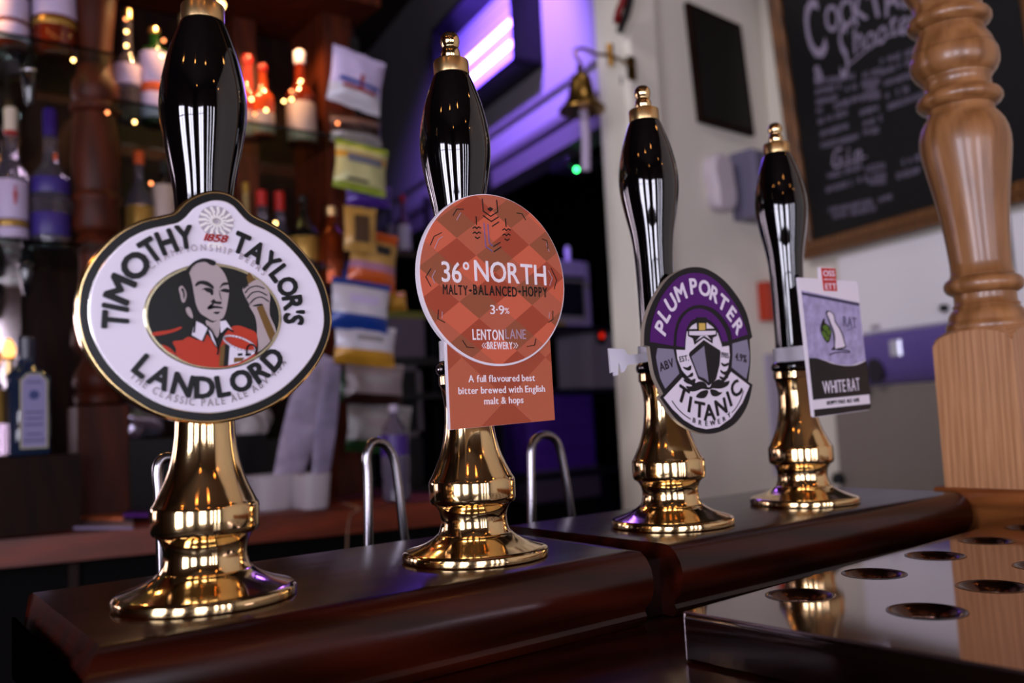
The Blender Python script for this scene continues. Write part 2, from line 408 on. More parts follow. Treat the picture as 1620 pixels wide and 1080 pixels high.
# strip closing the joint between the two sections
tag(obj('joint_strip', join(box(.302, .334, -.068, .132, -.0555, -.012), tube([(.305, .128, -.0055), (.302, .03, -.0045), (.300, -.055, -.0045), (.298, -.073, -.006)], .0042, 8)), MAHOG_D), 'dark raised strip in the joint between the two bar top sections', 'joint strip')
bc = empty('bar_counter', (.5, -.4, FZ), 'dark red mahogany bar counter below the pump shelf', 'bar counter')
obj('worktop', extrude_x([(-.80, -.056), (.14, -.0562), (.14, -.10), (-.80, -.10), (-.815, -.08)], -.01, 1.75), MAHOG, bc, smooth=True)
obj('front_panel', box(0, 1.74, -.74, .10, FZ, -.10), MAHOG_D, bc)

# oak ledge turning the corner, carrying the newel post
LP = [(.93, .004), (.797, .004), (.7925, .0025), (.790, -.001), (.7905, -.006), (.7935, -.010), (.7955, -.013), (.800, -.016), (.806, -.022), (.812, -.034), (.822, -.046), (.828, -.0545), (.93, -.0545)]
ol = empty('oak_ledge', (.86, -.3, -.0545), 'honey oak moulded ledge at the corner of the bar under the turned post', 'ledge')
n = len(LP)
V = [(x, -.050, z) for x, z in LP] + [(x, -.95, z) for x, z in LP]
obj('moulding', (V, [(i, (i + 1) % n, n + (i + 1) % n, n + i) for i in range(n)] + [tuple(range(n)), tuple(range(n, 2 * n))]), OAKL, ol, smooth=True)

# newel post
px_, py_ = .8405, -.103
np_ = empty('newel_post', (px_, py_, .004), 'turned golden oak newel post standing on the oak ledge at the right', 'post')
LEAN = (-.030, .023)
def arch_block():
    # square block whose four faces end in a low arch
    h = .043; N = 12; V, F = [], []
    base = []
    for s in range(4):
        for k in range(N):
            t = k / N * 2 - 1
            x, y = [(-h, -t * h), (t * h, -h), (h, t * h), (-t * h, h)][s]
            # order: face -X from +h to -h in y, then -Y, +X, +Y
            base.append((x, y, t))
    def top(t): return .158 + .0145 * math.sqrt(max(0, 1 - (abs(t)) ** 2.2)) - .002
    rows = [(0, 1.0, 0), (.150, 1.0, 0)]
    n = len(base)
    for z, sc_, a in rows: V += [(px_ + x * sc_, py_ + y * sc_, .004 + z) for x, y, t in base]
    V += [(px_ + x, py_ + y, .004 + top(t)) for x, y, t in base]
    V += [(px_ + .0405 * x / math.hypot(x, y), py_ + .0405 * y / math.hypot(x, y), .1785) for x, y, t in base]
    for r in range(3):
        for i in range(n): F.append((r * n + i, r * n + (i + 1) % n, (r + 1) * n + (i + 1) % n, (r + 1) * n + i))
    F.append(tuple(range(n))); F.append(tuple(3 * n + i for i in range(n)))
    return V, F
obj('base_block', arch_block(), OAKF, np_, smooth=True, auto=30)
PP = [(.172, .0395), (.176, .0425), (.180, .0432), (.184, .0425), (.1855, .0405), (.188, .0400), (.193, .0392), (.197, .0372), (.200, .0345), (.2015, .0335), (.2035, .0345), (.205, .0335), (.206, .0322), (.212, .0318), (.2165, .0322), (.2175, .0345),
      (.220, .0385), (.224, .0407), (.229, .0407), (.233, .0385), (.2355, .0352), (.237, .0328), (.2385, .0333), (.240, .0320), (.252, .0316), (.268, .0324), (.285, .0335), (.300, .0350), (.317, .0370), (.335, .0396), (.352, .0425), (.368, .0452), (.381, .0470), (.392, .0474), (.402, .0462), (.411, .0435), (.418, .0395), (.422, .0362), (.4255, .0352), (.430, .0350), (.4315, .0385), (.4335, .0425), (.4375, .0450), (.442, .0450), (.446, .0428), (.4485, .0390), (.450, .0365), (.4525, .0355), (.462, .0352), (.4645, .0375), (.4660, .0375),
      (.467, .0392), (.472, .0435), (.478, .0462), (.485, .0470), (.4925, .0466), (.4965, .0448), (.4975, .0432), (.4985, .0440), (.507, .0415), (.514, .0378), (.5185, .0355), (.5235, .0352), (.525, .0385), (.527, .0425), (.5305, .0446), (.535, .0446), (.539, .0425), (.5415, .0388), (.545, .0366), (.556, .0372), (.563, .0405), (.575, .045), (.60, .048), (.65, .045), (.75, .034), (.9, .040), (1.1, .045), (1.5, .03), (2.345, .03)]
PPs = []
for i in range(len(PP) - 1): PPs.append(PP[i])
obj('turned_shaft', lathe([(z - 0, r) for z, r in PP], (px_, py_, 0), 64, LEAN, .2), OAK, np_, smooth=True, auto=50)

# drip tray ----------------------------------------------------------
dt = empty('drip_tray', (.7, -.35, -.0555), 'polished steel drip tray with rows of round drain holes in front of the pumps', 'drip tray')
TZ = -.0250
def tx(y): return .2515 - (y + .171) * .05
def ty(x): return -.1705 + max(0, 1) * (x - .2515) * .06 if x < .8 else -.138
holes = []
for y0, x0, dx, nx in ((-.1945, .3384, .0975, 5), (-.2785, .347, .0945, 5), (-.352, .40, .0945, 4), (-.43, .347, .0945, 4)):
    for k in range(nx): holes.append((x0 + dx * k, y0 + .0045 * k))
HR = .0222
bm = bmesh.new()
def loop(pts, z):
    vs = [bm.verts.new((x, y, z)) for x, y in pts]
    return [bm.edges.new((vs[i], vs[(i + 1) % len(vs)])) for i in range(len(vs))]
TX1 = .786
outer = [(tx(ty(.2515)), ty(.2515)), (TX1, ty(TX1)), (TX1, -.52), (tx(-.52), -.52)]
ed = loop(outer, TZ)
for hx, hy in holes: ed += loop([(hx + HR * math.cos(2 * PI * k / 28), hy + HR * math.sin(2 * PI * k / 28)) for k in range(28)], TZ)
bmesh.ops.triangle_fill(bm, edges=ed, use_beauty=True, use_dissolve=False)
bm.verts.ensure_lookup_table(); bm.verts.index_update()
vf = ([tuple(v.co) for v in bm.verts], [tuple(v.index for v in f.verts) for f in bm.faces]); bm.free()
obj('top_plate', vf, TRAY, dt)
e0, e1 = Vector((tx(-.1705), -.1705, 0)), Vector((tx(-.52), -.52, 0))
def side_strip():
    V, F = [], []
    for p in (e0, e1):
        for dx, z in ((0, TZ), (-.0012, TZ - .0003), (-.0022, TZ - .0015), (-.0026, TZ - .003), (-.0026, -.0535), (-.001, -.0550)): V.append((p.x + dx, p.y, z))
    for i in range(5): F.append((i, i + 1, 7 + i, 6 + i))
    return V, F
obj('side_wall', side_strip(), TRAY, dt, smooth=True)
RIMM = mat('steel_rim', (.80, .72, .74), .18, 1)
obj('rim_edge', tube([(e0.x - .001, e0.y, TZ - .0004), (e1.x - .001, e1.y, TZ - .0004)], .0011, 8), RIMM, dt, smooth=True)
obj('corner_edge', tube([(e0.x - .002, e0.y, TZ - .0005), (e0.x - .002, e0.y, -.054)], .0008, 8), RIMM, dt, smooth=True)
obj('front_wall', box(e1.x - .002, TX1, -.523, -.52, -.055, TZ), TRAY, dt)
obj('back_wall', ([(e0.x - .002, e0.y, TZ), (TX1, ty(TX1), TZ), (TX1, ty(TX1), -.055), (e0.x - .002, e0.y, -.055), (e0.x - .002, e0.y + .0015, TZ), (TX1, ty(TX1) + .0015, TZ), (TX1, ty(TX1) + .0015, -.055), (e0.x - .002, e0.y + .0015, -.055)], [(0, 1, 2, 3), (4, 5, 6, 7), (0, 1, 5, 4), (3, 2, 6, 7), (0, 4, 7, 3), (1, 5, 6, 2)]), TRAY, dt)
obj('tray_floor', box(.275, TX1 - .002, -.515, -.175, -.0555, -.054), mat('tray_inside', (.06, .05, .05), .5, 1), dt)
HM = mat('tray_dish', (.34, .24, .20), .22, 1)
def dish(hx, hy):
    P = [(.0002, HR + .0012), (.0004, HR), (-.0008, HR - .0016), (-.0042, HR - .0070), (-.0075, HR - .0074)]
    V, F = [], []
    for z, r in P:
        for k in range(28): V.append((hx + r * math.cos(2 * PI * k / 28), hy + r * math.sin(2 * PI * k / 28), TZ + z))
    for i in range(4):
        for k in range(28): F.append((i * 28 + k, i * 28 + (k + 1) % 28, (i + 1) * 28 + (k + 1) % 28, (i + 1) * 28 + k))
    return V, F
for hx, hy in holes: obj('drain_hole', dish(hx, hy), HM, dt, smooth=True, auto=60)

# ================================================================== PUMPS
BASE = [(0, .0540), (.001, .0552), (.0035, .0556), (.0058, .0550), (.0072, .0535), (.0078, .0515), (.0085, .0495), (.0105, .0430), (.0130, .0370), (.0158, .0320), (.0178, .0295), (.0186, .0288), (.0190, .0278), (.0215, .0265), (.026, .0254), (.031, .0252), (.0355, .0260), (.0390, .0278), (.0405, .0292), (.0412, .0300), (.0418, .0316), (.0435, .0326), (.0460, .0330), (.0570, .0330), (.0592, .0326), (.0602, .0318), (.0615, .0310), (.0655, .0291), (.0705, .0266), (.076, .0243), (.0815, .0224), (.0875, .0209), (.0945, .0196), (.103, .0186), (.112, .0182), (.120, .0187), (.127, .0199), (.1305, .0208), (.1312, .0214), (.1318, .0218), (.1378, .0218), (.1384, .0214), (.1388, .0205)]
HAND = [(.1386, .0195), (.1392, .0220), (.1412, .0232), (.1440, .0236), (.1465, .0228), (.1485, .0205), (.150, .0187), (.156, .0179), (.17, .0172), (.19, .0170), (.215, .0171), (.24, .0176), (.250, .0181), (.259, .0188), (.268, .0200), (.2765, .0216), (.285, .0234), (.2937, .0250), (.3022, .0265), (.3084, .0273), (.3146, .0277), (.321, .0277), (.3276, .0272), (.334, .0264), (.340, .0252), (.3467, .0238), (.353, .0222), (.3605, .0198), (.3665, .0177), (.3715, .0158), (.3745, .0146), (.3757, .0138)]
CAPP = [(.3752, .0132), (.3757, .0139), (.3765, .0140), (.3862, .0140), (.3868, .0137), (.3870, .0125)]
FIN = [(.3869, .0062), (.3876, .0060), (.3882, .0066), (.3900, .0073), (.3925, .0076), (.3950, .0074), (.3970, .0066), (.3980, .0060), (.3986, .0062), (.4000, .0070), (.4025, .0076), (.4050, .0075), (.4075, .0067), (.4095, .0050), (.4105, .0028), (.4108, .0003)]
FEET = [(0, 0, .0121, -.0039), (.2019, -.0048, -.0119, -.007), (.4194, -.0035, -.0068, .0033), (.6230, -.0004, .008, .0106)]
PLAB = ['tall black and brass beer pump behind the large oval man portrait badge', 'black and brass beer pump behind the orange round badge', 'black and brass beer pump behind the purple black and white badge', 'rightmost black and brass beer pump behind the small rectangular card badge']
def make_pump():
    r = empty('beer_pump', (0, 0, 0)); ORG[r.name] = Vector((0, 0, 0))
    b = obj('brass_base', lathe(BASE, seg=96), BRASS, r, smooth=True, auto=30)
    h = obj('handle', lathe(HAND, seg=96), BLACKGLOSS, r, smooth=True, auto=60)
    c = obj('cap', lathe(CAPP, seg=64), BRASS_S, r, smooth=True)
    obj('finial', lathe(FIN, seg=48), BRASS, r, smooth=True, auto=60)
    return r
pump0 = make_pump()
for i, (x, y, tx_, ty_) in enumerate(FEET):
    if i == 0: r = pump0
    else:
        r = pump0.copy(); COL.objects.link(r)
        for ch in list(pump0.children):
            c = ch.copy(); COL.objects.link(c); c.parent = r
    # the rod of each pump leans a touch from the vertical, flange flat on the bar
    r.location = (x, y, .0002); r.rotation_euler = (0, 0, 0)
    for ch in r.children:
        pass
    tag(r, PLAB[i], 'beer pump', 'beer pumps in a row on the bar')
# lean: shear by mesh (flange stays on the bar), one mesh set per pump
for i, (x, y, tx_, ty_) in enumerate(FEET):
    r = [o for o in COL.objects if o.type == 'EMPTY' and o.name.startswith('beer_pump') and abs(o.location.x - x) < 1e-4][0]
    for ch in r.children:
        me = ch.data.copy(); ch.data = me
        for v in me.vertices:
            s = max(0, v.co.z - .006) ; v.co.x += tx_ * s; v.co.y += ty_ * s
def pump_axis(i, z):
    x, y, a, b = FEET[i]; return x + a * z, y + b * z
def band(i, z0, z1, yfront, mat_, parent, name='clip_band', wing=None):
    """white plastic strap round the neck running forward to the badge"""
    cx, cy = pump_axis(i, (z0 + z1) / 2); R_ = .0190; path = []
    # flat left arm, round the back, flat right arm
    hw = .0205
    P = [(cx - hw, yfront)] + [(cx - hw, cy)]
    for k in range(1, 12):
        a = PI - PI * k / 12; P.append((cx + hw * math.cos(a), cy + hw * math.sin(a)))
    P += [(cx + hw, cy), (cx + hw, yfront)]
    n = len(P); t = .0014; V, F = [], []
    for q, (x, y) in enumerate(P):
        x2 = cx + (x - cx) * (1 - t / hw) if abs(x - cx) > 1e-6 else x; y2 = y if y <= cy else cy + (y - cy) * (1 - t / hw)
        V += [(x, y, z0), (x, y, z1), (x2, y2, z1), (x2, y2, z0)]
    for q in range(n - 1):
        for j in range(4): F.append((4 * q + j, 4 * q + (j + 1) % 4, 4 * q + 4 + (j + 1) % 4, 4 * q + 4 + j))
    F += [(0, 1, 2, 3), tuple(4 * (n - 1) + j for j in range(4))]
    return obj(name, (V, F), mat_, parent)

# ------------------------------------------------------------------ badge 1: large oval
Y1 = -.030
P1 = Plane((0, Y1, 0), (1, 0, 0)); P1.face = .003
def c2(x, y): return P1.uv(100 + x / 2.7, 280 + y / 2.7)
def c5(x, y): return P1.uv(210 + x / 5.144, 390 + y / 5.144)
b1 = empty('pump_clip', (0, Y1, .17), 'large oval white badge with man portrait, black band and gold rim, on the left pump', 'pump clip', 'pump clips on the beer pumps')
out1 = [(470,150),(520,100),(580,70),(640,58),(700,68),(750,98),(783,135),(812,162),(880,195),(950,240),(1020,310),(1080,390),(1120,470),(1142,560),(1145,640),(1125,720),(1085,800),(1020,880),(940,950),(840,1005),(730,1040),(620,1055),(500,1045),(390,1015),(290,960),(200,890),(130,810),(80,720),(54,620),(52,540),(65,460),(100,380),(160,300),(240,230),(330,185),(425,163)]
o1 = cr([c2(*p) for p in out1], 4); P1.face = .0065
W1 = mat('cream_enamel', (.88, .85, .90), .35, coat=.12)
K1 = mat('black_enamel', (.012, .018, .018), .3)
obj('rim', layer(P1, o1, -.002, .0045, .0012), GOLDRIM, b1, smooth=True)
i1 = inset(o1, .0019)
obj('black_band', layer(P1, i1, .0040, .0052, .0004), K1, b1, smooth=True)
i2 = inset(i1, .0044)
obj('silver_line', layer(P1, i2, .0050, .0058, .0003), SILVER, b1, smooth=True)
i3 = inset(i2, .0005)
face = obj('face_plate', layer(P1, i3, .0055, .0064, .0006), W1, b1, smooth=True)
# raised letters with a pale inner line
def big_letters(text, c, a, b, t0, t1, h, rot, sx, d=.0064):
    l = obj('lettering', arc_text(P1, text, c, a, b, t0, t1, h, rot, d - .0003, d + .0013, sx, .04), mat('lettering_black', (.012, .022, .026), .38), b1)
    return l
C1 = c2(600, 575)
def px1(x, y): return P1.uv(x, y)
cc = px1(322, 487)
sx1 = abs(px1(422, 487)[0] - px1(222, 487)[0]) / 200; sy1 = abs(px1(322, 387)[1] - px1(322, 587)[1]) / 200
obj('lettering', join(*[put_glyph(P1, ch, c2(x, y), math.radians(a_), .0132, .0061, .0077, w_, .04) for ch, x, y, a_, w_ in (('T', 222, 611, 86, .86), ('I', 222, 557, 80, .9), ('M', 242, 480, 68, 1.12), ('O', 307, 378, 50, 1.08), ('T', 372, 313, 35, .82), ('H', 441, 278, 22, .82), ('Y', 518, 257, 8, .80))]), mat('lettering_black', (.012, .022, .026), .38), b1)
big_letters("TAYLOR'S", px1(322, 489), 151 * sx1, 120 * sy1, 70.5, -10, 32.5 * sx1, 0, .84)
big_letters('LANDLORD', px1(326, 474), 147 * sx1, 138 * sy1, 223, 322, 32 * sx1, .03, .98)
SM = mat('small_lettering_silver', (.60, .56, .58), .35, .6)
obj('lettering', arc_text(P1, 'THE CLASSIC PALE ALE ABV 4.3%', px1(324, 474), 160 * sx1, 161 * sy1, 224, 322, 11.5 * sx1, .03, .0062, .0070, .82, .008), SM, b1)
obj('lettering', arc_text(P1, 'CHAMPIONSHIP BEERS', px1(333, 488), 118 * sx1, 97 * sy1, 143, 40, 10.5 * sx1, -.02, .0062, .0070, .85, .008), mat('embossed_pale', (.70, .65, .68), .3, .2), b1)
# medallion and year
med = px1(342, 350)
rays = []
for k in range(15):
    a = 2 * PI * k / 15 + .1; r0, r1 = 6 * sx1, 27 * sx1
    for rr0, rr1, wdt in ((.2, .55, 3.2), (.62, 1, 4.2)):
        p0 = (med[0] + r1 * rr0 * math.cos(a), med[1] + r1 * .86 * rr0 * math.sin(a)); p1 = (med[0] + r1 * rr1 * math.cos(a + .1), med[1] + r1 * .86 * rr1 * math.sin(a + .1))
        rays.append(stroke(P1, [p0, p1], wdt * sx1, .0066, .0071))
mdl = obj('medallion', layer(P1, ellip(med, 28.5 * sx1, 25 * sy1, n=32), .0062, .0066), mat('embossed_ground', (.66, .62, .66), .4), b1)
obj('leaf_rays', join(*rays), mat('embossed_silver', (.93, .91, .90), .35, .2), mdl)
obj('year_lettering', line_text(P1, '1858', px1(340, 376.5), 11.5 * sx1, 37 * sx1, -.02, .0064, .0074, 1, .02, .06, shear=.35), mat('red_print', (.62, .10, .07), .3), b1)
obj('plinth', layer(P1, [px1(327, 392), px1(331, 384), px1(349, 384), px1(354, 392)], .0062, .0068), MC['embossed_silver'], b1)
# portrait oval
def P5(pts, smooth_=True, s=3): 
    q = [c5(*p) for p in pts]; return cr(q, s) if smooth_ else q
ov = []
for k in range(64):
    t = 2 * PI * k / 64; X, Y_ = 562 * math.cos(t), 432 * math.sin(t); r_ = .075
    ov.append(c5(647 + X * math.cos(r_) - Y_ * math.sin(r_), 568 + X * math.sin(r_) + Y_ * math.cos(r_)))
ring = ov; ring_in = inset(ov, .0020)
obj('portrait_frame', layer(P1, ring, .0062, .0076, .0006), mat('portrait_gold', (.80, .76, .62), .2, 1), b1, smooth=True)
port = obj('portrait', layer(P1, ring_in, .0070, .0078), mat('portrait_green', (.018, .028, .021), .4), b1)
SK = mat('portrait_skin', (.66, .60, .60), .3); KB = mat('portrait_black', (.014, .012, .014), .45); RD = mat('portrait_red', (.70, .19, .09), .4)
WH = mat('portrait_white', (.86, .83, .88), .3); GD = mat('portrait_ochre', (.42, .30, .12), .3)
def art(name, polys, m_, d, sm=True):
    obj(name, join(*[layer(P1, P5(p, sm), .0076, d) for p in polys]), m_, port)
art('jacket', [[(320,775),(400,762),(450,735),(540,765),(600,715),(685,835),(740,720),(800,655),(860,645),(930,670),(1000,712),(1008,862),(925,925),(840,965),(700,985),(560,975),(440,942),(350,890),(348,835)], [(160,700),(300,680),(380,655),(388,668),(310,702),(175,728)], [(230,800),(290,822),(335,865),(350,885),(290,860)]], RD, .0081)
art('forearm', [[(940,480),(985,490),(1060,480),(1105,470),(1108,560),(1160,690),(1110,775),(1010,860),(1005,760),(1003,640),(985,560)]], SK, .0081)
art('pump_handle_print', [[(1000,495),(1048,478),(1150,710),(1112,772),(1060,650)], [(918,250),(942,212),(992,285),(935,305)]], GD, .0084, False)
art('neck', [[(590,600),(640,620),(705,600),(698,690),(682,745),(640,690),(600,650)]], SK, .0081)
art('collar', [[(500,605),(555,630),(605,670),(560,770),(475,722)], [(705,610),(748,602),(808,692),(760,655),(710,705)], [(610,675),(650,720),(690,835),(640,760)]], WH, .0084, False)
art('shadow', [[(455,205),(485,250),(480,330),(498,420),(510,500),(560,560),(620,612),(560,606),(480,570),(430,500),(395,440),(372,360),(385,240)], [(735,240),(775,255),(785,330),(772,440),(750,540),(735,590),(755,430),(770,330)]], KB, .0080)
art('face', [[(455,205),(490,160),(560,130),(650,140),(715,190),(755,260),(775,350),(768,430),(752,520),(728,580),(690,600),(640,605),(598,580),(545,545),(512,480),(495,400),(482,320),(465,250)], [(370,340),(395,322),(425,365),(430,410),(412,458),(392,445),(380,395)], [(425,510),(450,495),(475,540),(480,585),(445,560)]], SK, .0084)
art('hair', [[(425,205),(455,160),(500,122),(560,100),(620,106),(668,130),(655,158),(618,150),(580,126),(520,136),(475,170),(450,215)], [(500,312),(530,284),(590,284),(640,318),(650,348),(602,325),(545,308),(508,326)], [(697,345),(722,300),(770,295),(768,313),(725,320)], [(545,362),(580,338),(635,345),(645,378),(600,374),(570,352)], [(703,362),(735,345),(772,352),(770,378),(732,372)]], KB, .0087)
art('features', [[(622,375),(648,384),(634,400)], [(625,452),(652,430),(668,448),(712,452),(704,472),(655,466)], [(598,498),(640,462),(652,470),(614,514)], [(610,492),(655,484),(716,495),(720,507),(660,504),(615,514)], [(645,538),(700,532),(680,552)], [(693,355),(704,400),(714,440),(700,405)], [(385,350),(402,345),(415,395),(405,430),(400,380)]], KB, .0087)
art('hand', [[(888,345),(930,310),(1000,272),(1050,305),(1098,365),(1108,440),(1085,520),(1050,470),(1000,472),(955,482),(925,440),(902,395)]], SK, .0086)
obj('finger_lines', join(*[stroke(P1, [c5(*p) for p in cr(L_, 3, False)], .0007, .0085, .0089) for L_ in ([(905,380),(940,340),(1000,325),(1060,345)], [(920,425),(960,380),(1020,370),(1080,400)], [(945,465),(985,425),(1040,415),(1095,450)], [(895,345),(905,330),(930,318)])]), KB, port)
obj('collar_lines', join(*[stroke(P1, [c5(*p) for p in L_], .0009, .0083, .0088) for L_ in ([(605,672),(560,772)], [(600,650),(640,700),(690,835),(680,880)], [(705,705),(690,740),(690,830)], [(500,606),(490,700)], [(808,694),(760,665),(705,720)])]), KB, port)
art('glass_body', [[(780,800),(850,845),(1000,858),(930,905),(850,948),(768,968)]], WH, .0085, False)
art('glass_shadow', [[(735,790),(778,808),(765,970),(730,975)], [(842,872),(882,868),(884,888),(848,892)], [(905,872),(950,868),(950,888),(908,892)]], KB, .0087, False)
art('glass_beer', [[(705,820),(742,790),(728,970),(695,975)], [(815,905),(900,905),(880,932),(812,945)]], GD, .0088, False)
gl = [(860 + 135 * math.cos(t) * math.cos(.35) - 45 * math.sin(t) * math.sin(.35), 790 + 135 * math.cos(t) * math.sin(.35) + 45 * math.sin(t) * math.cos(.35)) for t in [2 * PI * k / 28 for k in range(29)]]
obj('glass_rim', stroke(P1, [c5(*p) for p in gl], .0011, .0085, .0090), WH, port)
obj('glass_handle', stroke(P1, [c5(*p) for p in cr([(925,890),(915,850),(930,810),(965,800),(995,840),(985,875)], 4, False)], .0009, .0085, .0091), KB, port)
band(0, .150, .1615, Y1 + .001, WHITEP, b1)

# ------------------------------------------------------------------ badge 2: orange round card with a tail
Y2 = -.040
P2 = Plane((0, Y2, 0), (1, 0, 0)); P2.face = .0015
b2 = empty('pump_clip', (.206, Y2, .19), 'orange diamond patterned round badge with a square tail, on the second pump', 'pump clip', 'pump clips on the beer pumps')
def dia_mat(name, bright):
    M_ = bpy.data.materials.new(name); M_.use_nodes = True; nt = M_.node_tree; b = nt.nodes['Principled BSDF']; b.inputs['Roughness'].default_value = .42
    tc = nt.nodes.new('ShaderNodeTexCoord'); sp = nt.nodes.new('ShaderNodeSeparateXYZ'); nt.links.new(tc.outputs['Object'], sp.inputs[0])
    def mth(op, a, bb, c=None):
        n = nt.nodes.new('ShaderNodeMath'); n.operation = op
        for i_, q in enumerate((a, bb, c)):
            if q is None: continue
            if isinstance(q, (int, float)): n.inputs[i_].default_value = q
            else: nt.links.new(q, n.inputs[i_])
        return n.outputs[0]
    W_, H_ = (.0335, .0235) if bright == 0 else (.078, .062)
    u = mth('DIVIDE', sp.outputs['X'], W_); v = mth('DIVIDE', sp.outputs['Z'], H_)
    if bright: v = mth('ADD', v, 1.15); u = mth('ADD', u, -.08)
    p = mth('FLOOR', mth('ADD', u, v), 0); q = mth('FLOOR', mth('SUBTRACT', u, v), 0)
    idx = mth('ADD', mth('MULTIPLY', p, 1.0), mth('MULTIPLY', q, 2.0))
    f = mth('DIVIDE', mth('FLOORED_MODULO', idx, 4.0), 4.0) if bright == 0 else mth('DIVIDE', mth('FLOORED_MODULO', mth('ADD', p, q), 2.0), 4.0)
    rp = nt.nodes.new('ShaderNodeValToRGB'); rp.color_ramp.interpolation = 'CONSTANT'
    cols = ['c65a3c', '8f4a2c', '9c3c20', 'b0563a'] if bright == 0 else ['b0583a', '9c4226', '9c4226', '9c4226']
    rp.color_ramp.elements[0].color = lin(cols[0]); rp.color_ramp.elements[1].color = lin(cols[3]); rp.color_ramp.elements[1].position = .70
    for pos, c_ in ((.2, cols[1]), (.45, cols[2])):
        e_ = rp.color_ramp.elements.new(pos); e_.color = lin(c_)
    nt.links.new(f, rp.inputs['Fac']); nt.links.new(rp.outputs['Color'], b.inputs['Base Color'])
    return M_
CARD = mat('card_white', (.87, .83, .86), .45)
L2, R2, T2, B2 = P2.uv(661, 430)[0], P2.uv(893, 465)[0], P2.uv(785, 309)[1], P2.uv(790, 579)[1]
cx2, cz2, r2x, r2z = (L2 + R2) / 2, (T2 + B2) / 2, (R2 - L2) / 2, (T2 - B2) / 2
circ = ellip((cx2, cz2), r2x, r2z, n=96)
tail = [P2.uv(*q) for q in ((712, 680), (879, 664), (871, 530), (705, 535))]
obj('tail_card', layer(P2, tail, -.0015, .0004), CARD, b2)
obj('tail_print', layer(P2, [P2.uv(*q) for q in ((714, 679.5), (879, 664), (871, 530), (708, 535))], .0003, .0006), dia_mat('orange_tail_print', 1), b2)
obj('round_card', layer(P2, circ, -.0022, .0016), CARD, b2)
circ_i = ellip((cx2 + .0004, cz2 + .0006), r2x - .0012, r2z - .0011, n=96)
obj('round_print', layer(P2, circ_i, .0015, .0019), dia_mat('orange_diamond_print', 0), b2)
INK = mat('dark_ink', (.10, .05, .03), .5); WINK = mat('white_ink', (.90, .86, .88), .4); GINK = mat('grey_lilac_ink', (.66, .56, .62), .4)
def q2(x, y): return P2.uv(x, y)
def t2(name, txt, x0, x1, y, hpx, m_, off=0, d=.0019, gap=.12, rotp=0):
    a, b = q2(x0, y + rotp), q2(x1, y - rotp); h = abs(q2((x0 + x1) / 2, y - hpx / 2)[1] - q2((x0 + x1) / 2, y + hpx / 2)[1])
    return obj(name, line_text(P2, txt, ((a[0] + b[0]) / 2, (a[1] + b[1]) / 2), h, b[0] - a[0], math.atan2(b[1] - a[1], b[0] - a[0]) * 0, d - .0002, d + .0003, 1, off, gap), m_, b2)
t2('lettering', '36\u00b0', 698, 742, 431, 31, WINK, .012)
t2('lettering', 'NORTH', 750, 863, 432, 31, WINK, .012)
t2('lettering', 'MALTY', 700, 739, 458.5, 15, INK, .02, gap=.2)
t2('lettering', 'BALANCED', 748, 817, 460, 15, INK, .02, gap=.2)
t2('lettering', 'HOPPY', 826, 865, 461.5, 15, INK, .02, gap=.2)
for xx, yy in ((743.5, 459.5), (821.5, 461)):
    c_ = q2(xx, yy); s_ = .0011; obj('diamond_dot', layer(P2, [(c_[0] - s_ * 1.6, c_[1]), (c_[0], c_[1] - s_), (c_[0] + s_ * 1.6, c_[1]), (c_[0], c_[1] + s_)], .0018, .0022), INK, b2)
t2('lettering', '3\u00b79', 775, 797, 490, 14, WINK, .005)
t2('lettering', '%', 798, 805, 491.5, 9, WINK, .0)
t2('lettering', 'LENTON', 747, 796, 529.5, 16, WINK, .015, gap=.2)
t2('lettering', 'LANE', 799, 831, 528.5, 15, GINK, .0, gap=.2)
t2('lettering', 'BREWERY', 770, 810, 546.5, 11, WINK, .02, gap=.2)
for xs in ((765, 762), (768.5, 765.5), (812, 815), (815.5, 818.5)):
    obj('chevron', stroke(P2, [q2(xs[0], 542.5), q2(xs[1], 546.5), q2(xs[0], 550.5)], .0004, .0017, .0022), WINK, b2)
for txt, x0, x1, y in (('A full flavoured best', 742, 847, 598), ('bitter brewed with English', 726, 863, 616), ('malt & hops', 767, 829, 633)):
    t2('lettering', txt, x0, x1, y, 10.5, WINK, .012, .0006)
# emblem and arrow marks: drawn in the zoomed crop of the card's head (9.815 px per photo pixel)
def e2(x, y): return q2(720 + x / 9.815, 300 + y / 9.815)
EM = [[(415,145),(432,335),(545,415),(655,345),(638,165)], [(430,405),(555,495),(665,425)], [(570,568),(672,502)], [(590,882),(695,818)], [(600,962),(705,892)], [(320,420),(325,540)], [(775,450),(785,575)]]
for x0, y0 in ((330, 590), (790, 620)):
    for k in range(2): EM.append([(x0 - 60, y0 + 8 + k * 80), (x0 - 30, y0 - 12 + k * 80), (x0, y0 + 15 + k * 80), (x0 + 30, y0 - 12 + k * 80), (x0 + 60, y0 + 8 + k * 80)])
    EM.append([(x0 - 25, y0 + 145), (x0 + 10, y0 + 170), (x0 + 45, y0 + 145)])
obj('hop_emblem', join(*[stroke(P2, [e2(*p) for p in L_], .00085, .0017, .0022) for L_ in EM], layer(P2, [e2(*p) for p in ((490, 300), (538, 270), (590, 303), (540, 338))], .0017, .0022)), INK, b2)
obj('emblem_lilac_lines', join(*[stroke(P2, [e2(*p) for p in L_], .00075, .0017, .0022) for L_ in ([(440,520),(470,885),(565,955)], [(500,540),(525,830),(575,870)])]), mat('lilac_foil', (.50, .42, .66), .25, .5), b2)
AR = [[(680,388),(686,374),(698,368)], [(716,341),(722,331),(733,331)], [(817,337),(825,338),(831,348)], [(857,378),(865,381),(866,394)], [(681,425),(673,438),(681,453)], [(871,424),(880,443),(876,457)], [(693,490),(692,504),(703,510)], [(874,492),(874,505),(867,510)], [(731,538),(738,549),(749,550)], [(847,536),(845,546),(833,548)]]
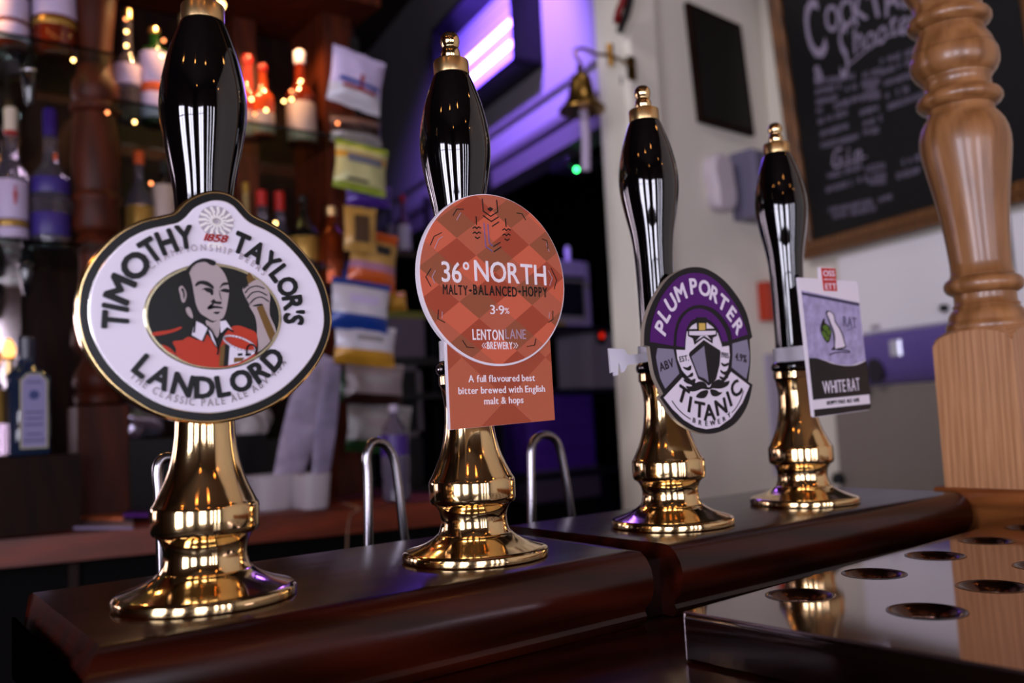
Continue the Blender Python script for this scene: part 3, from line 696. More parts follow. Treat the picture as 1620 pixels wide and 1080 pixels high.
for L_ in AR: obj('arrow_mark', stroke(P2, [q2(*p) for p in L_], .0006, .0017, .0022), INK, b2)
AR2 = [[(687,393),(693,379),(700,374)], [(722,348),(728,337)], [(688,428),(683,438),(687,448)], [(867,428),(873,440),(869,452)], [(864,385),(868,398)], [(699,493),(699,503)], [(869,494),(868,503)]]
for L_ in AR2: obj('arrow_mark', stroke(P2, [q2(*p) for p in L_], .0005, .0017, .0021), GINK, b2)
band(1, .1500, .1655, Y2, WHITEP, b2)

# ------------------------------------------------------------------ badge 3: purple, grey and white shield
Y3 = -.045
P3 = Plane((0, Y3, 0), (1, 0, 0)); P3.face = .0015
def c4(x, y): return P3.uv(950 + x / 2.348, 400 + y / 2.348)
def c7(x, y): return P3.uv(1040 + x / 5.14, 480 + y / 5.14)
b3 = empty('pump_clip', (.42, Y3, .16), 'purple, grey and white ship badge with black outline, on the third pump', 'pump clip', 'pump clips on the beer pumps')
oa = cr([c4(*p) for p in ((162,345),(163,290),(175,230),(205,160),(250,95),(300,62),(348,51),(400,60),(460,100),(510,160),(545,225),(566,312))], 4, False)
obb = cr([c4(*p) for p in ((556,322),(559,400),(551,478))], 4, False)
oc = cr([c4(*p) for p in ((567,488),(550,560),(515,620),(470,655),(410,673),(350,663),(290,627),(245,572),(220,535))], 4, False)
od = cr([c4(*p) for p in ((233,522),(200,450),(183,348))], 4, False)
OUT3 = oa + obb + oc + od
EDGE = mat('pale_card_edge', (.55, .50, .45), .4)
obj('backing_card', layer(P3, OUT3, -.0030, .0010), EDGE, b3)
K3 = mat('print_black', (.055, .035, .055), .4)
obj('black_outline', layer(P3, inset(OUT3, .0004), .0010, .0013), K3, b3)
PU = mat('print_purple', (.29, .02, .38), .4); GY = mat('print_grey', (.50, .47, .55), .4); WT = mat('print_white', (.86, .81, .86), .4)
A_ = cr([c4(*p) for p in ((184,330),(187,285),(202,222),(232,155),(280,98),(315,80),(350,74),(395,82),(445,118),(492,178),(525,240),(547,302))], 4, False)
B_ = cr([c4(*p) for p in ((490,322),(482,285),(455,240),(420,208),(380,194),(345,196),(312,215),(288,245),(275,290),(270,345))], 4, False)
obj('purple_panel', layer(P3, A_ + B_, .0012, .0016), PU, b3)
obj('purple_arch', layer(P3, cr([c4(*p) for p in ((282,345),(286,290),(300,250),(322,222),(350,208),(380,208),(412,222),(442,252),(464,290),(474,328))], 3, False) + cr([c4(*p) for p in ((452,330),(440,290),(420,262),(395,245),(365,242),(340,250),(322,275),(314,310),(312,350))], 3, False), .0012, .0016), PU, b3)
def pol3(pts, m_, name, d=.0016, sm=0, d0=.0012):
    q = [c7(*p) for p in pts]; q = cr(q, sm) if sm else q
    return obj(name, layer(P3, q, d0, d), m_, b3)
pol3([(2,362),(130,372),(150,470),(178,568),(65,692),(25,610),(0,500),(-10,430)], GY, 'grey_panel')
pol3([(610,325),(730,292),(748,400),(745,500),(722,612),(605,520),(613,420)], GY, 'grey_panel')
pol3([(52,765),(125,860),(215,945),(310,1002),(400,1022),(500,1003),(600,930),(690,808),(750,668),(600,555),(560,620),(510,670),(420,700),(330,690),(260,655),(205,600)], WT, 'white_panel')
pol3([(155,375),(228,378),(232,300),(240,230),(280,180),(330,150),(395,150),(450,190),(490,240),(520,330),(525,352),(582,343),(588,420),(575,520),(545,590),(500,640),(420,680),(330,660),(250,600),(200,540),(165,450)], WT, 'white_centre')
pol3([(255,418),(262,395),(375,296),(508,382),(512,400),(503,500),(475,615),(440,650),(415,668),(385,640),(330,612),(300,530)], K3, 'ship_outline', .0019)
pol3([(272,432),(376,345),(412,640),(385,612),(332,590),(302,510)], GY, 'ship_hull_grey', .0022)
pol3([(243,208),(482,203),(482,262),(450,278),(446,325),(375,278),(300,335),(288,285),(248,265)], K3, 'ship_bridge_outline', .0019)
pol3([(256,226),(470,222),(470,250),(430,256),(330,260),(256,256)], WT, 'ship_bridge', .0022)
pol3([(350,262),(400,260),(435,300),(375,262),(310,305)], WT, 'ship_gable', .0022)
pol3([(315,112),(398,112),(396,216),(322,218)], K3, 'funnel_outline', .0019)
pol3([(334,160),(384,160),(386,216),(336,218)], mat('print_gold', (.80, .66, .32), .4), 'funnel', .0022)
leaves = [[(205,515),(240,520),(270,502),(268,540),(235,542)], [(202,565),(240,590),(282,560),(285,590),(250,600),(215,590)], [(210,615),(260,625),(305,610),(300,645),(260,655),(225,640)],
          [(230,672),(275,672),(330,635),(380,640),(402,680),(360,692),(310,712),(265,712)], [(312,755),(350,715),(400,702),(410,725),(385,765),(345,770)],
          [(515,480),(545,492),(575,480),(570,505),(535,512)], [(512,540),(540,555),(578,540),(580,565),(545,580),(515,560)], [(505,590),(540,600),(570,585),(570,605),(535,620),(508,608)],
          [(430,680),(450,640),(500,615),(530,640),(582,628),(570,665),(520,690),(465,690)], [(428,700),(470,702),(500,720),(525,722),(490,752),(445,750)]]
obj('wreath_leaves', join(*[layer(P3, cr([c7(*p) for p in L_], 3), .0012, .0020) for L_ in leaves]), K3, b3)
def letters3(seq, h, m_, off, sx, d=.0016):
    return obj('lettering', join(*[put_glyph(P3, ch, f_(x, y), math.radians(a), h, d - .0003, d + .0003, sx, off) for ch, f_, x, y, a in seq]), m_, b3)
letters3([('P',c4,226,277,58),('L',c4,236,229,50),('U',c4,262,186,36),('M',c4,297,147,22),('P',c4,345,124,5),('O',c4,386,131,-9),('R',c4,423,154,-22),('T',c4,455,186,-32),('E',c4,486,226,-44),('R',c4,511,273,-55)], .0135, WT, .03, 1.0)
letters3([('T',c7,205,742,-28),('I',c7,262,820,-18),('T',c7,340,862,-10),('A',c7,420,885,0),('N',c7,515,838,11),('I',c7,582,775,20),('C',c7,637,693,30)], .0132, K3, .03, 1.15, .0018)
letters3([('B',c7,297,950,-16),('R',c7,345,968,-10),('E',c7,397,975,-3),('W',c7,447,970,4),('E',c7,498,958,10),('R',c7,541,937,18),('Y',c7,580,907,25)], .0042, K3, .01, 1.1, .0018)
obj('lettering', line_text(P3, 'ABV', c7(72, 498), .0072, None, .25, .0014, .0019, .85, .015), K3, b3)
obj('lettering', line_text(P3, '4.9%', c7(678, 440), .0070, None, -.16, .0014, .0019, .8, .015), K3, b3)
obj('lettering', line_text(P3, 'EST.', c7(215, 447), .0048, None, .12, .0014, .0019, .9, .015), K3, b3)
obj('lettering', line_text(P3, '1985', c7(549, 420), .0048, None, -.12, .0014, .0019, .85, .01), K3, b3)
obj('curved_lines', join(*[stroke(P3, [c7(*p) for p in cr(L_, 3, False)], .0008, .0014, .0019) for L_ in ([(118,792),(160,850),(210,900),(268,940)], [(604,886),(640,845),(675,780),(698,712)])]), K3, b3)
# the clip: a flat white plastic arm with a forked end sticking out to the left
zc3 = pump_axis(2, .15)
P3c = Plane((0, -.012, 0), (1, 0, 0))
def k3(x, y): return P3c.uv(860 + x / 3.175, 300 + y / 3.175)
clip = [(325,797),(400,800),(420,828),(455,828),(540,812),(545,860),(420,880),(402,912),(390,918),(382,885),(372,868),(370,930),(352,935),(350,915),(335,920)]
obj('clip_arm', layer(P3c, [k3(*p) for p in clip], -.001, .001), WHITEP, b3)
band(2, .1500, .1640, Y3, WHITEP, b3)

# ------------------------------------------------------------------ badge 4: small rectangular card
Y4 = -.045
P4 = Plane((0, Y4, 0), (1, 0, 0)); P4.face = .0015
def c8(x, y): return P4.uv(1255 + x / 4.235, 415 + y / 4.235)
b4 = empty('pump_clip', (.633, Y4, .165), 'small rectangular white and black card badge with a rat drawing, on the rightmost pump', 'pump clip', 'pump clips on the beer pumps')
ol4 = [(38,100),(185,108),(182,30),(275,35),(280,118),(425,127),(436,140),(523,965),(510,988),(148,1038),(140,1030)]
obj('card', layer(P4, [c8(*p) for p in ol4], -.0022, .0006), CARD, b4)
def pol4(pts, m_, name, d=.0010, sm=0, d0=.0004, par=None):
    q = [c8(*p) for p in pts]; q = cr(q, sm) if sm else q
    return obj(name, layer(P4, q, d0, d), m_, par or b4)
pol4([(58,185),(445,270),(490,655),(390,690),(300,682),(200,648),(108,640)], mat('print_lilac_photo', (.62, .58, .72), .45, noise=.25, nscale=90), 'photo_print', .0008)
pol4([(60,198),(446,272),(447,292),(62,216)], mat('print_shade', (.22, .20, .30), .5), 'photo_stripe', .0010)
def c8s(pts): return [c8(*p) for p in pts]
wave = [c8(108, 640)] + cr([c8(*p) for p in ((108,640),(150,640),(200,652),(260,675),(320,688),(390,692),(445,680),(491,658))], 3, False)[1:]
K4 = mat('print_black_card', (.05, .035, .05), .4)
obj('black_swoosh', layer(P4, wave + c8s([(521, 882), (137, 920)]), .0004, .0010), K4, b4)
pol4([(144,985),(523,945),(524,968),(510,985),(148,1035)], K4, 'black_foot', .0010)
RED4 = mat('print_red', (.72, .17, .13), .4)
pol4([(190,36),(285,40),(296,192),(208,188)], RED4, 'red_tab', .0012)
def t4(txt, x0, y0, x1, y1, hpx, m_, off=.02, d=.0012, gap=.1):
    a, b = c8(x0, y0), c8(x1, y1); h = abs(c8(x0, y0 - hpx / 2)[1] - c8(x0, y0 + hpx / 2)[1])
    return obj('lettering', line_text(P4, txt, ((a[0] + b[0]) / 2, (a[1] + b[1]) / 2), h, b[0] - a[0], math.atan2(b[1] - a[1], b[0] - a[0]), d - .0003, d + .0003, 1, off, gap), m_, b4)
t4('OSS', 202, 72, 278, 74, 38, WT, .015); t4('ETT', 216, 160, 288, 160, 38, WT, .015); t4('BREWERY', 208, 113, 286, 115, 10, WT, 0)
t4('WHITE', 200, 838, 352, 824, 84, WT, .0, .0010, .16); t4('RAT', 366, 822, 446, 814, 84, WT, .0, .0010, .16)
t4('HOPPY PALE ALE 4.0%', 228, 941, 445, 919, 26, K4, -.005, .0010, .2)
pol4([(222,340),(232,322),(262,335),(280,360),(285,395),(310,430),(335,480),(350,540),(355,570),(300,585),(258,585),(275,560),(272,500),(262,450),(245,410),(235,375)], K4, 'rat_outline', .0012, 3)
pol4([(230,345),(240,330),(260,342),(273,365),(277,398),(302,435),(326,485),(341,540),(345,562),(300,574),(282,572),(283,500),(272,450),(255,410),(243,375)], WT, 'rat_body', .0015, 3)
obj('rat_tail', stroke(P4, [c8(*p) for p in cr([(258,582),(320,585),(370,590),(378,602),(330,600),(280,605),(246,618)], 3, False)], .0011, .0006, .0013), K4, b4)
pol4([(200,385),(212,375),(215,405),(245,425),(258,470),(240,535),(215,520),(190,470),(185,435)], K4, 'hop_outline', .0012, 3)
obj('hop_leaves', join(*[layer(P4, cr([c8(*p) for p in L_], 3), .0010, .0015) for L_ in ([(198,430),(220,418),(238,440),(215,460)], [(192,462),(212,465),(225,490),(205,500)], [(225,455),(250,455),(250,480),(232,485)], [(215,500),(238,492),(240,515),(225,525)])]), mat('print_green', (.30, .42, .10), .45), b4)
obj('scrawl_lettering', join(line_text(P4, 'RAT', c8(382, 398), .0105, None, -.05, .0006, .0012, .8, 0), stroke(P4, [c8(365, 455), c8(425, 430)], .0006, .0006, .0012)), mat('print_scrawl', (.28, .26, .36), .5), b4)
band(3, .1485, .1635, Y4, WHITEP, b4)
# ================================================================== STEEL HOOPS BEHIND THE BAR
def hoop(name, pts, Y, label, r=.0048):
    P = [atY(x, y, Y) for x, y in pts]
    o = obj(name, tube(cr([tuple(p) for p in P], 5, False), r, 14), STEEL, None, smooth=True, org=P[0], auto=80)
    return tag(o, label, 'steel hoop', 'bent steel hoops behind the bar')
hoop('steel_hoop', [(583,1010),(583,870),(582,760),(580,722),(588,702),(600,699),(614,708),(626,740),(640,857),(655,1000)], .24, 'bent steel hoop standing between the first and second pumps')
hoop('steel_hoop', [(842,960),(841,830),(840,740),(841,708),(850,692),(865,688),(880,698),(890,730),(904,819),(920,960)], .24, 'bent steel hoop standing between the second and third pumps')
hoop('steel_hoop', [(258,1010),(256,880),(252,790),(249,745),(256,727),(270,724),(286,735),(300,780),(315,900),(325,1000)], .24, 'bent steel hoop half hidden behind the left pump base')

# ================================================================== BACK BAR
YB = 1.5
bk = empty('back_bar', (.1, 1.45, FZ), 'dark wooden back bar unit with counter, turned column and canopy', 'back bar')
cfront = lambda x: 1.25 - (x - .02) * .227
poly = [(-2.2, cfront(-2.2)), (.93, cfront(.93)), (.93, 1.67), (-2.2, 1.67)]
obj('counter', prismxy(poly, -.118, -.066), COUNTERW, bk)
obj('cupboard', prismxy([(-2.1, cfront(-2.1) + .10), (.9, cfront(.9) + .10), (.9, 1.67), (-2.1, 1.67)], FZ, -.118), mat('dark_cupboard', (.012, .006, .005), .8, spec=.1), bk)
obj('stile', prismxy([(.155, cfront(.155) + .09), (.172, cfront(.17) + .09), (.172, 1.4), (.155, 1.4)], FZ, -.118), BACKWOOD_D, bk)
obj('canopy', box(-2.2, .90, 1.36, 1.67, 1.17, 1.6), BACKWOOD, bk)
obj('end_post', box(.785, .865, 1.46, 1.66, -.066, 1.17), BACKWOOD, bk)
obj('mullion', box(.60, .66, 1.60, 1.67, -.066, 1.17), BACKWOOD, bk)
# turned column
cpx = atY(153, 400, 1.46).x
colp = [(.17, .030), (.175, .045), (.19, .048), (.20, .040), (.215, .050), (.24, .046), (.26, .034), (.275, .030), (.285, .040), (.30, .052), (.33, .050), (.35, .044), (.40, .036), (.47, .034), (.50, .036), (.505, .046), (.515, .048), (.525, .040), (.535, .036), (.54, .046), (.555, .050), (.60, .046), (.607, .052), (.618, .052), (.628, .044), (.64, .047), (.70, .050), (.76, .046), (.80, .042), (.806, .052), (.818, .052), (.826, .040), (.84, .048), (.87, .048), (.89, .038), (.93, .033), (1.0, .038), (1.08, .046), (1.12, .040), (1.13, .05), (1.17, .05)]
obj('turned_column', lathe(colp, (cpx, 1.46, 0), 32), BACKWOOD, bk, smooth=True, auto=50)
obj('column_block', box(cpx - .05, cpx + .05, 1.41, 1.51, -.066, .17, .003), BACKWOOD, bk)
gx1 = atY(150, 722, 1.36).x
zg = atY(42, 721, 1.34).z
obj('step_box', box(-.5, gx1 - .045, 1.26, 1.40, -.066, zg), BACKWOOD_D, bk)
GLS = mat('shelf_glass', (.70, .86, .80), .02, trans=1.0)
for x0, x1, z in ((-.9, cpx + .02, .915), (-.9, cpx + .02, .50), (cpx + .02, .785, .815), (cpx + .02, .785, .487)):
    tag(obj('glass_shelf', box(x0, x1, 1.37, 1.66, z - .007, z), GLS), {(.915, 1): 'glass shelf highest at the left of the turned column', (.50, 1): 'glass shelf lower at the left of the turned column', (.815, 1): 'glass shelf higher at the right of the turned column', (.487, 1): 'glass shelf lower at the right of the turned column'}[(z, 1)], 'shelf', 'glass shelves of the back bar')
# mirror on the left
mrx = atY(34, 300, 1.64).x
tag(obj('mirror', box(-1.5, mrx, 1.655, 1.675, -.05, 1.15), mat('mirror_glass', (.72, .66, .66), .08, 1)), 'tall wall mirror behind the bottles at the far left', 'mirror')
# lamp reflected low on the left: a small candle-like bulb
cb = atY(14, 552, 1.55)
cl = empty('candle_lamp', (cb.x, cb.y, .05), 'small glowing candle lamp at the far left edge', 'lamp')
obj('candle_holder', lathe([(0, .022), (.01, .024), (.015, .008), (cb.z - .05 - .025, .007), (cb.z - .05 - .02, .014), (cb.z - .05 - .018, .010)], (cb.x, cb.y, zg if False else .05), 16), BRASS_S, cl, smooth=True)
obj('flame_bulb', lathe([(-.020, .008), (-.010, .0125), (0, .0135), (.010, .010), (.018, .006), (.022, .001)], tuple(cb), 16), mat('bulb_glow', (1, .75, .4), .5, emis=(1, .72, .40), es=2), cl, smooth=True)
tag(obj('lamp_stand', box(-.35, .105, 1.49, 1.63, -.066, .05), BACKWOOD_D), 'low dark wooden plinth under the candle lamp', 'plinth')

# ------------------------------------------------------------------ bottles
BOT = 'bottles on the back bar shelves'
def bottle(x, yb, yt, wpx, Y, glass, label, cap=None, caph=.12, neck=.38, labels=(), liquid=None, sq=False, shoulder=.16, neckr=.34, zb=None):
    """x: photo column, yb / yt base and top rows, wpx width in photo pixels"""
    p0 = atY(x, yb, Y); 
    if zb is not None: p0.z = zb
    s = depthY(x, yb, Y) / FPX; H = (yb - yt) * s * 1.0; r = wpx * s / 2
    e = empty('bottle', tuple(p0), label, 'bottle', BOT)
    zn = H * (1 - neck); zs = zn - H * shoulder; cap0 = H * (1 - caph)
    prof = [(0, r * .86), (H * .012, r * .98), (H * .03, r), (zs, r), (zs + (zn - zs) * .35, r * .93), (zs + (zn - zs) * .7, r * (.45 + neckr * .5)), (zn, r * (neckr + .06)), (zn + (cap0 - zn) * .6, r * neckr), (cap0 - H * .005, r * neckr)]
    f = (lambda a, z: 1 / max(abs(math.cos(a)), abs(math.sin(a))) ** .75) if sq else None
    b = obj('glass_body', lathe(prof, tuple(p0), 24, sq=(lambda a, z: (f(a, z) if z < zs + .001 else 1 + (f(a, z) - 1) * max(0, 1 - (z - zs) / max(1e-4, zn - zs)))) if f else None), glass, e, smooth=True, auto=50)
    if liquid: obj('liquid', lathe([(H * .02, r * .9), (zs * .8, r * .9)], tuple(p0), 20, sq=f), liquid, e, smooth=True)
    obj('cap', lathe([(cap0, r * neckr * 1.12), (H * .985, r * neckr * 1.16), (H, r * neckr * .95)], tuple(p0), 16), cap or BLK, e, smooth=True)
    for (a, b_, m_) in labels:
        obj('paper_label', lathe([(H * a, r * 1.012), (H * a + .0008, r * 1.02), (H * b_ - .0008, r * 1.02), (H * b_, r * 1.012)], tuple(p0), 24, sq=f), m_, e, smooth=True)
    return e, p0, H, r
AMBER = mat('amber_glass', (.35, .10, .03), .08, coat=.6); DKGL = mat('dark_glass', (.03, .03, .03), .06, coat=.6); CLEAR = mat('clear_glass', (.62, .58, .64), .04, trans=.9)
GREEN = mat('green_glass', (.05, .16, .04), .06, coat=.6); BLUEG = mat('blue_glass', (.10, .14, .22), .06, coat=.8); PINK = mat('pink_glass', (.62, .20, .16), .08, coat=.6)
LW = mat('label_white', (.70, .63, .74), .5); LC = mat('label_cream', (.62, .54, .50), .5); LB = mat('label_blue', (.20, .14, .42), .4); LR = mat('label_red', (.55, .10, .06), .5); LO = mat('label_orange', (.72, .28, .10), .5); LG = mat('label_gold', (.62, .48, .22), .35, .5)
PURC = mat('purple_cap', (.16, .08, .36), .3); REDC = mat('red_cap', (.60, .06, .05), .35)
ORL = mat('amber_liquid', (.55, .18, .04), .1)
# far left, upper shelf
bottle(18, 90, -78, 50, 1.47, AMBER, 'broad amber bottle with two white labels on the top left shelf', cap=BLK, labels=((.10, .24, LW), (.28, .50, LW)), neck=.2, zb=.9155)
bottle(87, 95, -80, 64, 1.47, AMBER, 'amber bottle with lilac picture label on the top left shelf', cap=BLK, labels=((.36, .6, LW), (.27, .33, LG)), neck=.2, zb=.9155)
# far left, lower shelf
e, p0, H, r = bottle(17, 401, 176, 50, 1.46, CLEAR, 'rum bottle with white label, cream cap and red collar', cap=mat('cream_cap', (.74, .68, .62), .4), caph=.17, labels=((.05, .12, LW), (.13, .17, LG), (.18, .46, LW)), liquid=ORL, neck=.36, zb=.5005)
obj('collar', lathe([(H * .80, r * .36), (H * .815, r * .42), (H * .83, r * .36)], tuple(p0), 16), REDC, e)
obj('label_figure', lathe([(H * .28, r * .06), (H * .36, r * .14), (H * .38, r * .05), (H * .40, r * .07), (H * .42, r * .02)], (p0.x + .004, p0.y - r * 1.0, p0.z), 10), REDC, e)
PW = Plane((p0.x, p0.y - r * 1.04, p0.z), (1, 0, 0))
e2_, p0, H, r = bottle(80, 403, 176, 56, 1.46, CLEAR, 'clear vodka bottle with blue label and tall purple cap', cap=PURC, caph=.20, labels=((.08, .24, LB), (.38, .49, LB)), neck=.38, zb=.5005)
obj('orange_seal', lathe([(H * .60, .0001), (H * .61, r * .1), (H * .65, r * .1), (H * .66, .0001)], (p0.x + .005, p0.y - r * .85, p0.z), 8), LO, e2_)
# blue gin bottle on the step
p = atY(43, 721, 1.33)
e, p0, H, r = bottle(43, 721, 532, 62, 1.33, BLUEG, 'square blue gin bottle with pale label and dark cap on the wooden step', cap=mat('gin_cap', (.10, .08, .16), .2), caph=.17, neck=.24, shoulder=.12, sq=True, neckr=.42, zb=zg + .0005)
fl = [(-r * .62, H * .06), (r * .62, H * .06), (r * .62, H * .62), (r * .3, H * .68), (-r * .3, H * .68), (-r * .62, H * .62)]
GP = Plane((p0.x, p0.y - r * 1.04, p0.z), (.9, -.32, 0)); GP = Plane((p0.x + .006, p0.y - r * 1.06, p0.z), (1, 0, 0))
obj('label_border', layer(GP, fl, -.004, .001), mat('label_gold_edge', (.62, .60, .48), .4), e)
obj('paper_label', layer(GP, inset(fl, .003), 0, .0016), mat('label_pale', (.50, .47, .62), .5), e)
for zz, ww in ((.60, .5), (.35, .6), (.30, .55), (.25, .6), (.17, .5), (.12, .7)):
    obj('label_text_line', layer(GP, [(-r * ww * .7, H * zz), (r * ww * .7, H * zz), (r * ww * .7, H * zz + .003), (-r * ww * .7, H * zz + .003)], .001, .0020), mat('label_ink', (.25, .24, .38), .5), e)
obj('label_medallion', layer(GP, ellip((0, H * .5), r * .24, r * .24, n=16), .001, .0022), mat('label_medallion', (.16, .20, .40), .4), e)
# tall slim bottle cut by the left edge
bottle(-8, 722, 545, 30, 1.33, CLEAR, 'clear bottle cut off by the left picture edge', neck=.3, zb=zg + .0005, labels=((.3, .6, LG),))
# right of the column, upper shelf
UZ, LZ = .8155, .4875
bottle(203, 205, 22, 40, 1.50, CLEAR, 'clear bottle with gold top and lilac label right of the column', cap=BRASS_S, caph=.10, labels=((.30, .48, LW),), neck=.40, zb=UZ)
e, p0, H, r = bottle(246, 208, 50, 44, 1.50, GREEN, 'green bottle with white and orange label beside the left pump', cap=BRASS_S, caph=.06, labels=((.06, .30, LW), (.30, .40, LO), (.40, .72, LW)), neck=.20, zb=UZ, shoulder=.06)
bottle(296, 208, 20, 44, 1.50, AMBER, 'amber whisky bottle hidden behind the left pump handle', cap=BLK, neck=.36, zb=UZ)
bottle(394, 222, 86, 40, 1.50, PINK, 'pink bottle just right of the left pump handle', cap=REDC, caph=.10, labels=((.02, .30, LC),), neck=.42, zb=UZ)
bottle(418, 224, 108, 34, 1.46, mat('orange_bottle', (.72, .26, .10), .1, coat=.6), 'bright orange bottle with a pale base label', cap=REDC, caph=.10, labels=((.04, .30, LC),), neck=.35, zb=UZ, liquid=None)
bottle(478, 226, 74, 46, 1.48, AMBER, 'whisky bottle with cream label and silver white cap', cap=mat('silver_cap', (.70, .66, .72), .3), caph=.14, labels=((.03, .42, LC),), neck=.36, zb=UZ)
# right of the column, lower shelf
bottle(222, 432, 250, 42, 1.50, CLEAR, 'clear bottle left of the pump handle on the lower shelf', cap=LO, neck=.3, zb=LZ, labels=((.2, .5, LG),))
bottle(262, 432, 262, 36, 1.50, DKGL, 'dark bottle behind the left badge on the lower shelf', cap=BLK, neck=.3, zb=LZ, labels=((.4, .75, LC),))
bottle(392, 434, 290, 30, 1.52, mat('pale_gold_glass', (.55, .46, .30), .1, coat=.5), 'slim pale gold bottle right of the left badge', cap=LG, neck=.5, zb=LZ)
bottle(417, 434, 306, 28, 1.48, CLEAR, 'red capped clear bottle, left of the pair on the lower shelf', cap=REDC, caph=.20, neck=.40, zb=LZ, neckr=.55)
bottle(445, 434, 304, 28, 1.50, CLEAR, 'red capped clear bottle, right of the pair on the lower shelf', cap=REDC, caph=.24, neck=.40, zb=LZ, neckr=.55)
bottle(482, 436, 318, 50, 1.44, DKGL, 'dark round shouldered bottle with gold label by the badge edge', cap=BLK, caph=.08, labels=((.1, .42, LG),), neck=.30, neckr=.28, shoulder=.3, zb=LZ)
# copper coloured flask by the end post
bottle(527, 452, 325, 42, 1.40, mat('copper_flask', (.45, .18, .07), .18, .7), 'copper coloured flask beside the crisp packets', cap=BRASS_S, neck=.25, zb=None, neckr=.4)
fz = atY(527, 452, 1.40)
tag(obj('bracket_shelf', box(fz.x - .05, fz.x + .055, 1.345, 1.46, fz.z - .012, fz.z - .0005), BACKWOOD), 'small wooden bracket shelf under the copper flask', 'shelf')
# optics hanging under the left shelves
for (x, y, lb) in ((47, 140, 'dark spirit optic hanging under the top left shelf'), (42, 437, 'dark spirit optic hanging under the lower left shelf')):
    p = atY(x, y, 1.44); zt = .905 if y < 200 else .49
    o = empty('spirit_optic', (p.x, p.y, zt), lb, 'optic', 'spirit optics under the left shelves')
    L_ = max(.05, zt - (p.z - .04))
    obj('optic_body', lathe([(-L_, .004), (-L_ + .008, .008), (-L_ * .55, .014), (-L_ * .3, .016), (-L_ * .12, .011), (-.0005, .008)], (p.x, p.y, zt), 20), mat('optic_black', (.05, .045, .06), .1, coat=.8), o, smooth=True)
    obj('spring_collar', lathe([(-L_ * .35, .0165), (-L_ * .32, .0175), (-L_ * .29, .0165)], (p.x, p.y, zt), 20), STEEL, o, smooth=True)

# small glowing bulbs standing in for warm reflections; the large one is a lamp
FG = mat('glint_bulb_glow', (1, .8, .5), .4, emis=(1, .78, .46), es=12)
FGp = mat('glint_glow_soft', (1, .6, .35), .4, emis=(1, .55, .32), es=5)
bulbs = [(199, 30, 'highest of the three stacked right of the turned column'), (200, 50, 'middle one of the three stacked right of the turned column'), (200, 72, 'lowest of the three stacked right of the turned column'), (259, 64, 'upper one by the neck of the green bottle'), (256, 88, 'lower one by the neck of the green bottle'), (398, 157, 'in front of the pink bottle'), (403, 180, 'at the foot of the pink bottle'), (421, 174, 'in front of the bright orange bottle'), (449, 160, 'left one before the whisky bottle'), (461, 144, 'upper one before the whisky bottle'), (461, 157, 'lower one before the whisky bottle'), (476, 128, 'on the neck of the whisky bottle'), (534, 195, 'by the topmost crisp packets'), (213, 193, 'at the shelf edge right of the turned column'), (350, 8, 'large bright bulb beside the finial of the left pump'), (239, 290, 'left of the left pump handle near the badge'), (436, 353, 'beside the red capped bottles'), (116, 95, 'below the lilac picture label bottle'), (170, 178, 'on the ring of the turned column')]
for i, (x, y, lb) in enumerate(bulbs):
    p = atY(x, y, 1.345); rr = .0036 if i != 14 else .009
    o = empty('glint_bulb', tuple(p), 'tiny stand-in glint, ' + lb if i != 14 else lb, 'light bulb', 'stand-in glints and one lamp among the bottles')
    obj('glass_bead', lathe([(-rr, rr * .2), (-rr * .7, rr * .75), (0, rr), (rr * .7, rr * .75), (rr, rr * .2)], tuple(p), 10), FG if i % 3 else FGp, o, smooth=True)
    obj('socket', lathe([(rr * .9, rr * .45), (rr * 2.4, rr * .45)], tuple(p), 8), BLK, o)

# ------------------------------------------------------------------ crisp packets on a hanging strip
def packet(cx, cy, wpx, hpx, Y, ang, bands, label, tiltz=0, fat=.018, name='crisp_packet'):
    s = depthY(cx, cy, Y) / FPX; Wd, Hd = wpx * s / .80, hpx * s; c = atY(cx, cy, Y)
    NX, NZ = 12, 16; V, F, ca, sa = [], [], math.cos(ang), math.sin(ang)
    rnd = random.Random(label)
    for side in (1, -1):
        for j in range(NZ + 1):
            for i in range(NX + 1):
                u, v = i / NX * 2 - 1, j / NZ * 2 - 1
                b = (max(0, 1 - abs(u) ** 2.6) ** .6) * (max(0, 1 - (min(1, abs(v) / .88)) ** 3) ** .6)
                wr = .0016 * math.sin(u * 7 + v * 3 + rnd.random() * .9) * b
                x, z = u * Wd / 2 * (1 - .07 * (1 - abs(v)) * 1.0), v * Hd / 2; d = side * (b * fat + wr) + (.0006 * side) + (.002 * math.sin(u * 9) if abs(v) > .93 else 0)
                V.append((c.x + x * ca - z * sa, c.y - d, c.z + x * sa + z * ca + tiltz * d))
    n = (NX + 1) * (NZ + 1); mi = []
    for s_ in (0, 1):
        for j in range(NZ):
            for i in range(NX):
                a = s_ * n + j * (NX + 1) + i; F.append((a, a + 1, a + NX + 2, a + NX + 1))
    e = empty(name, tuple(c), label, 'crisp packet', 'crisp packets hanging on the strip')
    mats = []; 
    for _, m_ in bands:
        if m_ not in mats: mats.append(m_)
    o = obj('foil_bag', (V, F), mats, e, smooth=True, auto=60)
    idx = []
    for s_ in (0, 1):
        for j in range(NZ):
            t = (j + .5) / NZ; mm = bands[-1][1]
            for lim, m_ in bands:
                if t <= lim: mm = m_; break
            idx += [mats.index(mm)] * NX
    o.data.polygons.foreach_set('material_index', idx)
    return e, c, Wd, Hd, ca, sa, fat
